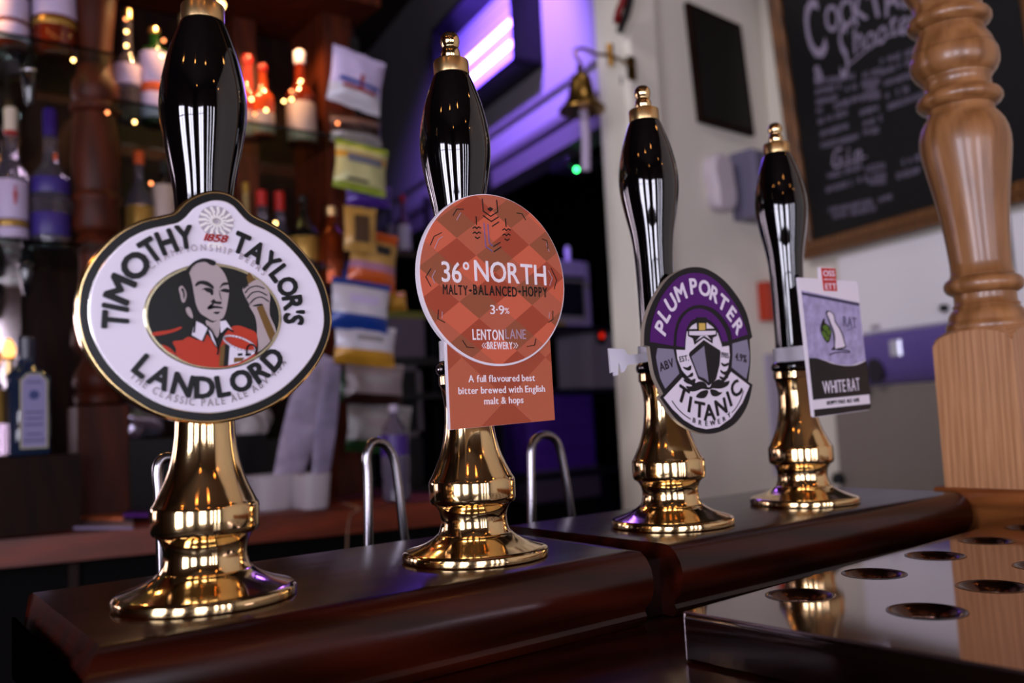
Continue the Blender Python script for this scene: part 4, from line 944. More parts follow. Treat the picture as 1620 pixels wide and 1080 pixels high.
def pprint(pk, u0, u1, v0, v1, m_, name='printed_panel'):
    e, c, Wd, Hd, ca, sa, fat = pk
    NX, NZ = 8, 4; V, F = [], []
    for j in range(NZ + 1):
        for i in range(NX + 1):
            u = u0 + (u1 - u0) * i / NX; v = v0 + (v1 - v0) * j / NZ
            b = (max(0, 1 - abs(u) ** 2.6) ** .6) * (max(0, 1 - (min(1, abs(v) / .88)) ** 3) ** .6)
            x, z = u * Wd / 2 * (1 - .07 * (1 - abs(v))), v * Hd / 2; d = b * fat + .0034
            V.append((c.x + x * ca - z * sa, c.y - d, c.z + x * sa + z * ca))
    for j in range(NZ):
        for i in range(NX):
            a = j * (NX + 1) + i; F.append((a, a + 1, a + NX + 2, a + NX + 1))
    return obj(name, (V, F), m_, e, smooth=True)
def fm(n, c, r=.3): return mat('foil_' + n, c, r, .15, coat=.3)
YC = 1.36
fl_ = fm('lilac', (.72, .66, .80)); fw = fm('white', (.74, .72, .76)); fg = fm('green', (.52, .58, .18)); fy = fm('pale_yellow', (.68, .66, .46)); fo = fm('orange', (.70, .30, .10)); ft = fm('tan', (.66, .50, .24))
fb = fm('blue', (.10, .22, .52)); fyl = fm('yellow', (.72, .52, .16)); fbr = fm('brown', (.16, .08, .07)); fgr = fm('grey', (.52, .50, .50)); fdg = fm('dark_green', (.12, .26, .13)); fpk = fm('pinkish', (.52, .46, .47)); fpu = fm('purple', (.26, .14, .48)); fdk = mat('foil_ink', (.10, .08, .10), .4); frd = fm('red', (.50, .12, .10))
q = packet(563, 205, 72, 46, YC + .02, .02, ((.3, fgr), (.6, fbr), (.8, mat('foil_tan2', (.42, .32, .28), .3)), (1, fbr)), 'dark brown crisp packet tucked under the lilac one')
q = packet(564, 128, 74, 92, YC - .02, -.16, ((.30, fw), (.62, fl_), (1, fl_)), 'lilac crisp packet with a flag design, topmost on the strip')
pprint(q, -.75, .8, -.25, -.1, fb); pprint(q, -.6, .7, -.45, -.32, frd); pprint(q, .0, .16, -.45, .15, frd)
q = packet(584, 310, 66, 34, YC + .02, .03, ((1, fpu),), 'purple crisp packet peeping out below the green one')
q = packet(571, 266, 74, 78, YC - .02, -.10, ((.14, fg), (.62, fy), (.74, fyl), (.85, fy), (1, fg)), 'green and pale yellow crisp packet, second from the top')
pprint(q, -.65, .7, .1, .42, mat('foil_text_grey', (.36, .36, .40), .4)); pprint(q, -.6, .2, -.66, -.56, fdk)
q = packet(590, 412, 68, 94, YC, -.12, ((.14, fo), (.30, fo), (.45, fm('lilac2', (.6, .4, .5))), (.8, ft), (1, fo)), 'orange crisp packet with a dark picture in the middle')
pprint(q, -.6, .6, .2, .5, fdk)
q = packet(570, 363, 46, 72, YC - .045, -.03, ((.1, ft), (1, ft)), 'small tan nut packet with dark vertical lettering', fat=.010)
pprint(q, -.5, .45, -.6, .6, mat('foil_text_brown', (.25, .16, .07), .4)); 
q = packet(536, 436, 42, 44, YC + .03, .12, ((1, fb),), 'small blue packet edge beside the flask')
q = packet(570, 484, 82, 80, YC - .03, -.10, ((.30, fb), (.9, fw), (1, fb)), 'white and blue crisp packet in the middle of the strip')
pprint(q, -.5, .55, .05, .4, fl_); 
q = packet(578, 546, 86, 64, YC - .02, -.09, ((.36, fyl), (1, fw)), 'white crisp packet with a yellow lower band')
pprint(q, -.4, .5, .2, .45, fgr)
q = packet(592, 607, 84, 66, YC - .01, -.07, ((.28, fbr), (1, fpk)), 'dull pink crisp packet with dark brown lower band')
pprint(q, -.5, .5, .0, .35, fgr)
q = packet(600, 678, 92, 76, YC, -.10, ((.26, fdg), (1, fgr)), 'grey crisp packet with dark green lower band, lowest on the strip')
pprint(q, -.5, .5, .05, .4, fpk)
q = packet(548, 610, 30, 50, YC + .04, .05, ((1, fdg),), 'dark green packet edge behind the lower packets')
q = packet(628, 477, 26, 30, YC + .04, .1, ((1, fyl),), 'tiny yellow packet corner at the right of the strip')
s0, s1 = atY(560, 60, YC + .07), atY(600, 715, YC + .07)
hs = empty('hanging_strip', (s0.x, YC + .07, s0.z), 'narrow dark strip carrying the crisp packets', 'display strip')
obj('strip', obox(((s0.x + s1.x) / 2, YC + .07, (s0.z + s1.z) / 2), ((s1 - s0).normalized()), (0, 1, 0), ((s1 - s0).normalized()).cross(Vector((0, 1, 0))), (s1 - s0).length / 2, .001, .012), BLK, hs)
obj('hook', tube([s0, s0 + Vector((0, .01, .03)), s0 + Vector((0, .03, .045)), (s0.x, 1.44, s0.z + .045)], .0015, 6), STEEL, hs)

# ------------------------------------------------------------------ things on the back counter
def cz(): return -.0655
CT = -.0655
# white tubs with leaning pale bags
def on_counter(x, y): return atZ(x, y, CT)
tb = on_counter(446, 806)
def tub(x0, x1, yb, yt, label):
    p = on_counter((x0 + x1) / 2, yb); s = (p - CAM).dot(FV) / FPX; wd = (x1 - x0) * s / 2; h = (yb - yt) * s
    e = empty('plastic_tub', tuple(p), label, 'tub', 'white tubs on the back counter')
    V, F = [], []
    def ringp(k, z, inn): 
        n = 24; out = []
        for i in range(n):
            a = 2 * PI * i / n; c_, s_ = math.cos(a), math.sin(a); q = (abs(c_) ** 4 + abs(s_) ** 4) ** (-.25)
            out.append((p.x + q * c_ * (wd * k - inn), p.y + .06 + q * s_ * (.055 * k - inn), p.z + z))
        return out
    rows = [(.80, .0005, 0), (.86, .006, 0), (1.0, h, 0), (1.0, h, .004), (.84, .008, .004)]
    for r_ in rows: V += ringp(*r_)
    for i in range(4):
        for k in range(24): F.append((i * 24 + k, i * 24 + (k + 1) % 24, (i + 1) * 24 + (k + 1) % 24, (i + 1) * 24 + k))
    F += [tuple(range(24)), tuple(96 + k for k in range(24))]
    obj('tub_wall', (V, F), mat('tub_plastic', (.66, .62, .64), .35), e, smooth=True)
    return e, p, h, wd
e1_, pt1, h1, w1 = tub(410, 485, 808, 752, 'white plastic tub on the back counter, left of the pair')
e2t, pt2, h2, w2 = tub(484, 536, 806, 750, 'white plastic tub on the back counter, right of the pair')
def leaning(pts_bot, pts_top, Y0, wpx, m_, label, name='leaning_bag', th=.012):
    a = atY(*pts_bot, Y0); b = atY(*pts_top, Y0 + .02); s = depthY(*pts_bot, Y0) / FPX; wd = wpx * s / 2
    t = (b - a).normalized(); sd = Vector((t.z, 0, -t.x)).normalized(); N = 10; V, F = [], []
    for i in range(N + 1):
        f = i / N; c = a.lerp(b, f); k = wd * (.72 + .35 * math.sin(f * 2.6)) ; d = th * (.6 + .4 * math.sin(f * 9))
        for k_ in range(12):
            an = 2 * PI * k_ / 12; V.append(c + sd * k * math.cos(an) + Vector((0, 1, 0)) * d * math.sin(an) * (1 + .3 * math.cos(3 * an)))
    for i in range(N):
        for k_ in range(12): F.append((i * 12 + k_, i * 12 + (k_ + 1) % 12, (i + 1) * 12 + (k_ + 1) % 12, (i + 1) * 12 + k_))
    F += [tuple(range(12)), tuple(N * 12 + k_ for k_ in range(12))]
    e = empty(name, tuple(a), label, 'bag', 'pale bags standing in the tubs')
    obj('bag_film', (V, F), m_, e, smooth=True, auto=70)
    return e
bagm = mat('bag_film', (.60, .55, .64), .25, noise=.35, nscale=18, bump=.5)
y1 = pt1.y + .05
leaning((446, 790), (507, 560), y1, 58, bagm, 'long pale plastic bag leaning out of the left tub', th=.010)
leaning((503, 788), (526, 575), pt2.y + .045, 36, mat('bag_film2', (.48, .44, .54), .3, noise=.3, nscale=20, bump=.4), 'narrow pale bag leaning out of the right tub', th=.009)
leaning((473, 784), (485, 640), y1 + .026, 16, BLKM if False else mat('dark_bag', (.12, .10, .12), .3), 'thin dark packet between the pale bags', th=.006)
# papers
pp = empty('paper_pile', tuple(on_counter(150, 832)), 'flat pile of papers and a purple leaflet on the back counter', 'papers')
for i, (x0, x1, yb, yt, m_) in enumerate(((72, 210, 838, 822, mat('paper_grey', (.45, .40, .50), .6)), (78, 195, 828, 820, mat('paper_buff', (.80, .42, .24), .6)), (195, 236, 826, 819, mat('paper_purple', (.30, .10, .42), .5)))):
    A0, A1, B0, B1 = on_counter(x0, yb), on_counter(x1, yb), on_counter(x0 + 8, yt), on_counter(x1, yt); h0 = .0008 + i * .0052
    V = [(q.x, q.y, CT + h0) for q in (A0, A1, B1, B0)] + [(q.x, q.y, CT + h0 + .0050) for q in (A0, A1, B1, B0)]
    obj('paper_sheet', (V, [(0, 1, 2, 3), (4, 5, 6, 7), (0, 1, 5, 4), (1, 2, 6, 5), (2, 3, 7, 6), (3, 0, 4, 7)]), m_, pp)
# small tumbler and a teal box
p = on_counter(160, 818); s = (p - CAM).dot(FV) / FPX
gt = empty('tumbler', tuple(p), 'small clear tumbler standing on the back counter', 'glass')
obj('glass_wall', lathe([(.0005, 19 * s), (.004, 20 * s), (62 * s, 22 * s), (62 * s, 20.5 * s), (.008, 18.5 * s), (.007, .001)], tuple(p), 24), CLEAR, gt, smooth=True)
p = on_counter(199, 814); s = (p - CAM).dot(FV) / FPX
tl = empty('teal_bottle', tuple(p), 'dark bottle with teal label behind the tumbler', 'bottle')
obj('bottle_body', lathe([(.0005, 9 * s), (.003, 10 * s), (60 * s, 10 * s), (72 * s, 5 * s), (82 * s, 4 * s)], tuple(p), 20), DKGL, tl, smooth=True)
obj('paper_label', lathe([(.004, 10.4 * s), (50 * s, 10.4 * s)], tuple(p), 20), mat('teal_label', (.20, .42, .38), .5), tl, smooth=True)
# crumpled foil left of the base, and foil roll right of the base
def crumple(c, rx, ry, rz, m_, name, label, cat, seed, parent_name='foil'):
    bm = bmesh.new(); bmesh.ops.create_icosphere(bm, subdivisions=4, radius=1); rr = random.Random(seed)
    ph = [(rr.uniform(2, 7), rr.uniform(2, 7), rr.uniform(2, 7), rr.uniform(0, 6)) for _ in range(7)]
    for v in bm.verts:
        k = 1 + sum(.055 * math.sin(a * v.co.x + b * v.co.y + c_ * v.co.z + d) for a, b, c_, d in ph); v.co = Vector((c[0] + v.co.x * rx * k, c[1] + v.co.y * ry * k, c[2] + v.co.z * rz * k))
    vf = ([tuple(v.co) for v in bm.verts], [tuple(v.index for v in f.verts) for f in bm.faces]); bm.free()
    return tag(obj(name, vf, m_, smooth=True, auto=80), label, cat)
FO = mat('crumpled_foil', (.66, .62, .70), .22, .9, bump=.6, nscale=60)
p = atY(215, 668, 1.46); crumple(p, .060, .04, .040, FO, 'foil_bundle', 'crumpled silvery bundle below the left side of the oval badge', 'foil bundle', 3)
tag(obj('bundle_crate', box(p.x - .055, p.x + .28, 1.43, 1.62, CT, p.z - .038), mat('black_crate', (.02, .018, .02), .4)), 'black box under the silvery bundle', 'box')
p2_ = atY(398, 668, 1.47); crumple(p2_, .045, .035, .045, mat('white_bundle', (.62, .58, .58), .4, bump=.5, nscale=50), 'cloth_bundle', 'white bundle just right of the brass pump neck', 'cloth', 5)
tag(obj('bundle_crate', box(p2_.x - .05, p2_.x + .06, 1.44, 1.62, CT, p2_.z - .042), mat('black_crate2', (.03, .022, .02), .4)), 'dark box under the white bundle', 'box')
# plastic water bottle
p = on_counter(628, 792); s = (p - CAM).dot(FV) / FPX
wb = empty('water_bottle', tuple(p), 'clear plastic bottle with purple label behind the steel hoop', 'bottle')
obj('bottle_body', lathe([(.0005, 18 * s), (.005, 22 * s), (35 * s, 21 * s), (45 * s, 23 * s), (95 * s, 22 * s), (115 * s, 19 * s), (132 * s, 8 * s), (140 * s, 7 * s)], tuple(p), 24), mat('pet_plastic', (.42, .38, .46), .12, trans=.5), wb, smooth=True)
obj('paper_label', lathe([(72 * s, 22.6 * s), (104 * s, 22 * s)], tuple(p), 24), mat('bottle_purple', (.22, .10, .42), .4), wb, smooth=True)
obj('cap', lathe([(140 * s, 8 * s), (152 * s, 8 * s)], tuple(p), 16), LILAC, wb, smooth=True)
# thin cable hanging from the counter
c0, c1, c2_ = on_counter(540, 797), atZ(568, 806, CT + .002), atY(556, 868, 1.08)
tag(obj('cable', tube(cr([tuple(c0 + Vector((0, .0, .003))), tuple(c1 + Vector((0, 0, .002))), (c2_.x + .01, cfront(c2_.x) - .006, -.085), (c2_.x, cfront(c2_.x) - .008, -.16), (c2_.x - .01, cfront(c2_.x) - .006, -.30)], 6, False), .0018, 6), mat('cable_pale', (.50, .38, .30), .5), smooth=True), 'thin pale cable hanging over the back counter edge', 'cable')

# ================================================================== BACK ROOM
YK = 2.2
rk = empty('rack', (1.8, 2.35, FZ), 'dark metal rack of shelves in the back room', 'rack')
RKM = mat('rack_dark', (.045, .035, .04), .5)
def zz(x, y): return atY(x, y, YK).z
zA, zB_, zC_, zD = zz(900, 516), zz(975, 612), zz(890, 742), zz(645, 402)
for z0, x0, x1 in ((zA - .006, 1.98, 2.60), (zB_ - .006, 1.25, 2.75), (zC_ - .006, 1.25, 2.75), (zD - .006, 1.2, 1.75)):
    obj('shelf', box(x0, x1, 2.12, 2.60, z0 - .02, z0), RKM if z0 != zD - .006 else mat('shelf_brown', (.14, .07, .05), .5), rk)
for x in (1.22, 2.76):
    for y in (2.13, 2.58): obj('upright', box(x - .012, x + .012, y - .012, y + .012, FZ, 1.05), RKM, rk)
for y in (2.13, 2.58): obj('upright', box(1.76, 1.78, y - .012, y + .012, FZ, 1.05), RKM, rk)
def applx(x0, y0, x1, y1, dy, name, label, cat, m_, Y=YK, fn=None, zb=None):
    a, b = atY(x0, y0, Y), atY(x1, y1, Y); zt = max(a.z, b.z); z0 = zb if zb is not None else min(a.z, b.z)
    e = empty(name, ((a.x + b.x) / 2, Y + dy / 2, z0), label, cat)
    obj('casing', box(a.x, b.x, Y, Y + dy, z0, zt, .004), m_, e)
    return e, a.x, b.x, z0, zt
GREY = mat('machine_grey', (.58, .54, .58), .45)
e, xa, xb, z0, z1 = applx(852, 408, 937, 515, .2, 'till_machine', 'pale grey machine with dark window behind the orange badge', 'machine', GREY, zb=zA - .0055)
obj('dark_window', box(xa + .05, xb - .045, YK - .004, YK + .001, z0 + .05, z1 - .09), BLK, e)
obj('upper_bar', box(xa + .02, xb - .03, YK - .006, YK + .001, z1 - .08, z1 - .065), mat('bar_dark', (.10, .09, .10), .4), e)
obj('yellow_sticker', box(xa + .03, xa + .12, YK - .003, YK + .001, z0 + .012, z0 + .024), mat('yellow_sticker', (.62, .52, .12), .5), e)
obj('yellow_sticker', box(xa + .02, xa + .05, YK - .003, YK + .001, z1 - .05, z1 - .01), MC['yellow_sticker'], e)
zt1 = z1
p = atY(898, 396, YK + .05); 
pn = empty('nozzle', (p.x, p.y, zt1), 'small white nozzle on top of the pale grey machine', 'nozzle')
obj('nozzle_body', lathe([(.0005, .010), (.03, .009), (.05, .013), (.07, .010), (.075, .004)], (p.x, p.y, zt1), 16), WHITEP, pn, smooth=True)
e, xa, xb, z0, z1 = applx(932, 523, 1022, 610, .22, 'control_box', 'pale grey box with a red indicator light behind the third pump', 'control box', GREY, zb=zB_ - .0055)
lp = atY(951, 531, YK - .006)
obj('lamp_button', box(lp.x - .022, lp.x + .022, YK - .008, YK + .001, lp.z - .035, lp.z + .012), BLK, e)
obj('red_light', lathe([(-.010, .004), (-.006, .010), (.006, .010), (.010, .004)], (lp.x, YK - .010, lp.z), 14), mat('red_led', (.9, .12, .03), .4, emis=(1, .14, .03), es=.8), e, smooth=True)
e, xa, xb, z0, z1 = applx(832, 616, 944, 738, .25, 'purple_crate', 'purple crate under the pale grey machine', 'crate', mat('crate_purple', (.30, .14, .56), .5, noise=.2, nscale=6), zb=zC_ - .0055)
for k in range(3): obj('crate_rib', box(xa + .01, xb - .01, YK - .004, YK + .001, z0 + .08 + .09 * k, z0 + .086 + .09 * k), mat('crate_rib', (.22, .09, .42), .5), e)
zdn = zz(890, 790)
e, xa, xb, z0, z1 = applx(846, 746, 952, 782, .2, 'low_drawer_unit', 'grey lilac drawer unit below the purple crate', 'drawer unit', mat('drawer_lilac', (.34, .28, .36), .5), zb=zdn, Y=YK - .02)
obj('drawer_handle', box((xa + xb) / 2 - .05, (xa + xb) / 2 + .05, YK - .03, YK - .019, z1 - .03, z1 - .022), STEEL, e)
obj('plinth', box(xa + .01, xb - .01, YK, YK + .16, FZ, z0), BLK, e)
e, xa, xb, z0, z1 = applx(612, 497, 674, 566, .2, 'grey_carton', 'mauve carton with green yellow lid edge beside the packets', 'carton', mat('carton_mauve', (.36, .31, .38), .6), zb=None)
obj('lid', box(xa - .004, xb + .004, YK - .004, YK + .20, z1 - .012, z1 + .012), mat('lid_green', (.42, .42, .16), .5), e)
obj('carton_shelf', box(xa - .05, xb + .06, YK - .05, YK + .25, z0 - .03, z0 - .0005), RKM, e)
for i, (x0, y0, x1, y1) in enumerate(((622, 578, 668, 690),)):
    a, b = atY(x0, y0, YK - .02), atY(x1, y1, YK - .02)
    e = empty('picture_frame', ((a.x + b.x) / 2, YK, b.z), 'upright grey frame with dark pane left of the orange tail card', 'frame')
    obj('frame', join(box(a.x, a.x + .02, YK - .03, YK, b.z, a.z), box(b.x - .02, b.x, YK - .03, YK, b.z, a.z), box(a.x, b.x, YK - .03, YK, a.z - .02, a.z), box(a.x, b.x, YK - .03, YK, b.z, b.z + .02)), mat('frame_grey', (.36, .33, .36), .4), e)
    obj('pane', box(a.x + .02, b.x - .02, YK - .015, YK - .005, b.z + .02, a.z - .02), BLK, e)
    obj('support', box(a.x, b.x, YK - .02, YK + .1, zC_ - .006, b.z), RKM, e)
bottle(640, 399, 300, 22, YK + .02, mat('mauve_glass', (.30, .16, .26), .1, coat=.5), 'mauve bottle with pale label on the dark back room shelf', cap=REDC, labels=((.1, .5, LILAC),), neck=.35, zb=zD - .0055)
bottle(618, 399, 318, 16, YK + .02, DKGL, 'dark narrow bottle beside the mauve one in the back room', labels=((.3, .6, mat('dim_label', (.3, .26, .34), .5)),), neck=.35, zb=zD - .0055)
# cctv-like unit with a green light under the bulkhead
p = atY(925, 268, 1.9); g = empty('alarm_unit', tuple(p), 'small dark ceiling unit with a green light below the bell', 'alarm unit')
obj('arm', tube([p + Vector((0, 0, .0)), p + Vector((.10, .03, .06)), (p.x + .14, p.y + .05, 1.10)], .012, 10), mat('unit_grey', (.20, .18, .22), .4), g, smooth=True)
obj('body', box(p.x - .11, p.x + .05, p.y - .03, p.y + .08, p.z - .01, p.z + .03, .006), mat('unit_dark', (.07, .06, .08), .35), g)
gp = atY(912, 268, 1.86)
obj('green_light', lathe([(-.008, .003), (-.004, .008), (.004, .008), (.008, .003)], tuple(gp), 12), mat('green_led', (.2, 1, .5), .4, emis=(.25, 1, .5), es=9), g, smooth=True)

# ------------------------------------------------------------------ insect killer lamp on the bulkhead
WCf = Plane(OC + WC.n * .13, dC)
def sC(x, y, pl=WC): return pl.uv(x, y)
u1, v0 = sC(861, 104); uf1 = WCf.uv(809, 86)[0]; u1 = min(u1, uf1) if False else u1
u0 = u1 - .80; v0 = v0; v1 = v0 + .46
ik = empty('insect_killer', tuple(WC.w((u0 + u1) / 2, v0, 0)), 'black box insect killer lamp with two glowing violet tubes', 'insect killer')
D_ = .13
obj('housing', join(slab_on(WC, u1 - .02, u1, v0, v1, .001, D_), slab_on(WC, u0, u0 + .02, v0, v1, .001, D_), slab_on(WC, u0, u1, v0, v0 + .02, .001, D_), slab_on(WC, u0, u1, v1 - .02, v1, .001, D_)), mat('killer_black', (.02, .018, .022), .4), ik)
obj('reflector', slab_on(WC, u0 + .02, u1 - .02, v0 + .02, v1 - .02, .001, .01), mat('reflector_white', (.72, .68, .86), .4), ik)
TUBE = mat('uv_tube', (.9, .85, 1), .3, emis=(.50, .34, 1.0), es=30)
for vv in (v0 + .13, v0 + .215):
    obj('glow_tube', tube([WC.w(u0 + .06, vv, .075), WC.w(u1 - .05, vv, .075)], .013, 14), TUBE, ik, smooth=True)
obj('guard_wire', join(*[tube([WC.w(u0 + .02, v0 + .06 + .05 * k, .115), WC.w(u1 - .02, v0 + .06 + .05 * k, .115)], .0012, 5) for k in range(8)]), mat('wire_dark', (.1, .1, .12), .4, .8), ik)
# violet wash of the bulkhead comes from the unseen spot added above
# ------------------------------------------------------------------ brass bell
pb = D0 = CAM + ray(921, 176) * 2.72
def atD(x, y, s): return CAM + ray(x, y) * s
bt_ = atD(919, 98, 2.72); br = atD(921, 176, 2.72); ax = Vector((br.x, br.y, 0)); Hh = bt_.z - br.z
bl = empty('bell', (br.x, br.y, br.z), 'small aged brass bell with a white rope on a wall bracket', 'bell')
R0 = 37 * 2.72 / FPX
bp_ = [(0, R0), (.004, R0 * 1.01), (.010, R0 * .97), (.022, R0 * .80), (.045, R0 * .62), (.075, R0 * .52), (.100, R0 * .47), (.115, R0 * .38), (.122, R0 * .22), (.126, R0 * .14), (.15, R0 * .13), (.156, R0 * .05)]
k_ = Hh / .156
OLDB = mat('aged_brass', (.60, .45, .22), .3, 1, noise=.3, nscale=20)
obj('bell_body', lathe([(z * k_, r) for z, r in bp_], tuple(br), 32), OLDB, bl, smooth=True, auto=60)
obj('clapper_rope', tube([br + Vector((.004, 0, .02)), br + Vector((.010, 0, -.08)), atD(927, 270, 2.72)], .0145, 12), mat('rope_white', (.62, .56, .66), .6), bl, smooth=True)
w0 = atD(966, 88, 2.86); 
obj('bracket', join(tube(cr([tuple(bt_ + Vector((0, 0, -.005))), tuple(atD(909, 82, 2.73)), tuple(atD(922, 77, 2.76)), tuple(atD(945, 86, 2.82)), tuple(w0), (PL + .012, 1.45, w0.z)], 5, False), .006, 8), tube([atD(964, 70, 2.86), atD(967, 104, 2.86)], .012, 10)), OLDB, bl, smooth=True)
wy = atD(966, 88, 2.86)
obj('mounting_plate', box(PL - .004, PL + .03, 1.447, 1.456, wy.z - .05, wy.z + .03), OLDB, bl)
# red cable coil at the top of the pilaster
rc = [atD(988, -30, 2.9), atD(985, 0, 2.9), atD(978, 20, 2.9), atD(976, 34, 2.88)]
tag(obj('red_hose', tube(cr([tuple(p) for p in rc], 5, False), .012, 10), mat('hose_red', (.42, .04, .05), .35), smooth=True), 'short red hose end hanging at the top of the pilaster', 'hose')
tag(obj('black_holder', tube(cr([tuple(p + Vector((.028, .02, 0))) for p in (atD(996, -30, 2.9), atD(992, 0, 2.9), atD(984, 26, 2.9), atD(977, 44, 2.9))], 5, False), .014, 10), BLKM if False else mat('holder_dark', (.10, .08, .09), .4), smooth=True), 'dark curved holder beside the red hose end', 'holder')

# ================================================================== WALL A AND B FITTINGS
WA = Plane((2.0, 1.5, 0), (1, 0, 0))
def onA(pts): return [WA.uv(*p) for p in pts]
fr = onA([(1081, 6), (1165, 43), (1187, 217), (1102, 194)])
df = empty('dark_frame', tuple(WA.w(*fr[3], 0)), 'black rectangular framed notice on the cream wall beside the pilaster', 'picture frame')
obj('frame', layer(WA, [(fr[0][0], fr[0][1]), (fr[1][0], fr[1][1]), fr[2], fr[3]], .001, .022), BACKWOOD_D, df)
obj('panel', layer(WA, inset(fr, .018), .02, .024), mat('notice_black', (.035, .02, .022), .5), df)
# white moulded plate
hp = cr(onA([(1117, 250), (1133, 248), (1143, 262), (1148, 290), (1152, 318), (1148, 334), (1138, 336), (1122, 330), (1118, 300), (1112, 270)]), 3)
hh = empty('wall_handset', tuple(WA.w(*WA.uv(1130, 334), 0)), 'white curved plastic holder on the wall left of the grey dispenser', 'handset')
obj('shell', layer(WA, hp, .001, .05, .012), mat('handset_white', (.70, .65, .68), .4), hh, smooth=True)
sx_ = WA.uv(1141, 316); obj('screw', lathe([(-.006, .003), (0, .008), (.006, .003)], tuple(WA.w(sx_[0], sx_[1], .05)), 10), LILAC, hh)
# grey dispenser
dq = onA([(1163, 247), (1215, 262), (1215, 358), (1163, 350)])
dd = empty('dispenser', tuple(WA.w(*dq[3], 0)), 'grey wall dispenser with two white stickers behind the rightmost pump', 'dispenser')
obj('casing', layer(WA, [(dq[0][0] - .035, dq[0][1]), (dq[0][0] + .17, dq[0][1]), (dq[0][0] + .17, dq[3][1]), (dq[0][0] - .035, dq[3][1])], .001, .11, .012), mat('dispenser_grey', (.36, .34, .42), .4), dd, smooth=True)
for yy in (0, 1):
    vtop = dq[0][1] - .05 - yy * .125
    obj('sticker', layer(WA, [(dq[0][0] + .06, vtop), (dq[0][0] + .155, vtop), (dq[0][0] + .155, vtop - .075), (dq[0][0] + .06, vtop - .075)], .108, .112), mat('sticker_white', (.72, .68, .76), .5), dd)
    obj('sticker_band', layer(WA, [(dq[0][0] + .06, vtop - .075), (dq[0][0] + .155, vtop - .075), (dq[0][0] + .155, vtop - .092), (dq[0][0] + .06, vtop - .092)], .108, .112), mat('sticker_yellow', (.60, .52, .16), .5), dd)
rq = onA([(1197, 447), (1236, 452), (1236, 506), (1199, 508)])
ob = empty('orange_box', tuple(WA.w(*rq[3], 0)), 'orange red box on the wall left of the rightmost pump handle', 'box')
obj('casing', layer(WA, [(rq[0][0], rq[0][1]), (rq[0][0] + .13, rq[0][1]), (rq[0][0] + .13, rq[3][1]), (rq[0][0], rq[3][1])], .001, .045, .004), mat('box_orange', (.62, .17, .06), .5), ob)
obj('box_lid', layer(WA, [(rq[0][0] + .008, rq[0][1] - .008), (rq[0][0] + .122, rq[0][1] - .008), (rq[0][0] + .122, rq[0][1] - .03), (rq[0][0] + .008, rq[0][1] - .03)], .044, .048), mat('box_orange2', (.55, .14, .05), .5), ob)
# pale lilac panel low on wall A
lq = onA([(1208, 560), (1225, 560), (1225, 752), (1208, 740)])
lpn = empty('lilac_panel', tuple(WA.w(lq[0][0], lq[2][1], 0)), 'pale lilac panel with rounded corners low on the wall behind the rightmost pump', 'panel')
pr = WB.uv(1352, 560); 
obj('panel_a', layer(WA, [(lq[0][0], lq[0][1]), (2.66 - 2.0, lq[0][1]), (2.66 - 2.0, lq[2][1] + .01), (lq[0][0] + .01, lq[2][1])], .001, .012), LILAC, lpn)
# chalkboard on wall B, hung leaning a little forward
tilt = math.radians(4.0)
upB = (Vector((0, 0, 1)) * math.cos(tilt) + nB * math.sin(tilt)).normalized()
ob_ = WB.w(*WB.uv(1285, 412), .03)
CB = Plane(ob_, dB, upB)
cbE = empty('chalkboard', tuple(ob_), 'large black chalkboard menu in a brown wooden frame', 'chalkboard')
WBd, HB_, FW_ = 1.02, 1.55, .058
def rectl(pl, u0, u1, v0, v1, d0, d1): return layer(pl, [(u0, v0), (u1, v0), (u1, v1), (u0, v1)], d0, d1, .005)
obj('frame_rail', rectl(CB, 0, WBd, 0, FW_, -.01, .024), FRAMEW, cbE)
obj('frame_rail', rectl(CB, 0, WBd, HB_ - FW_, HB_, -.01, .024), FRAMEW, cbE)
obj('frame_stile', rectl(CB, 0, FW_, FW_, HB_ - FW_, -.01, .024), FRAMEW, cbE)
obj('frame_stile', rectl(CB, WBd - FW_, WBd, FW_, HB_ - FW_, -.01, .024), FRAMEW, cbE)
obj('frame_bead', join(rectl(CB, FW_ * .35, FW_ * .55, FW_ * .4, HB_ - FW_, .022, .032), rectl(CB, FW_ * .4, WBd - FW_ * .4, FW_ * .35, FW_ * .55, .022, .032)), FRAMEW, cbE)
obj('board', layer(CB, [(FW_, FW_), (WBd - FW_, FW_), (WBd - FW_, HB_ - FW_), (FW_, HB_ - FW_)], -.005, .006), mat('chalkboard_black', (.030, .026, .034), .55, noise=.3, nscale=5), cbE)
CH = mat('chalk', (.52, .48, .56), .8); CHD = mat('chalk_faint', (.38, .35, .42), .8)
def cbp(x, y): return CB.uv(1220 + x / 2.571, y / 2.571)
# heading: COCKTAILS & Shooters
def chtxt(seq, m_, off, d=.007): return obj('chalk_lettering', join(*[put_glyph(CB, ch, cbp(x, y), a, h, d - .001, d + .0015, sx, off, shear=sh) for ch, x, y, a, h, sx, sh in seq]), m_, cbE)
chtxt([('C', 182, 122, .10, .205, .42, .0), ('O', 254, 75, .10, .090, .62, 0), ('C', 308, 58, .10, .090, .62, 0), ('K', 364, 38, .10, .090, .7, 0), ('T', 430, 15, .10, .090, .75, 0), ('A', 490, -5, .10, .090, .7, 0), ('I', 540, -20, .1, .090, .7, 0), ('L', 580, -35, .1, .090, .7, 0), ('S', 620, -50, .1, .090, .7, 0)], CH, .012)
chtxt([('&', 198, 296, .10, .055, .8, 0)], CH, .01)
chtxt([('S', 285, 222, .12, .165, .42, .25), ('h', 352, 165, .12, .078, .9, .25), ('o', 400, 155, .12, .078, .8, .25), ('o', 447, 133, .12, .078, .8, .25), ('t', 495, 103, .12, .078, .9, .25), ('e', 535, 95, .12, .078, .8, .25), ('r', 578, 80, .12, .078, .8, .25), ('s', 615, 65, .12, .078, .8, .25)], CH, .0)
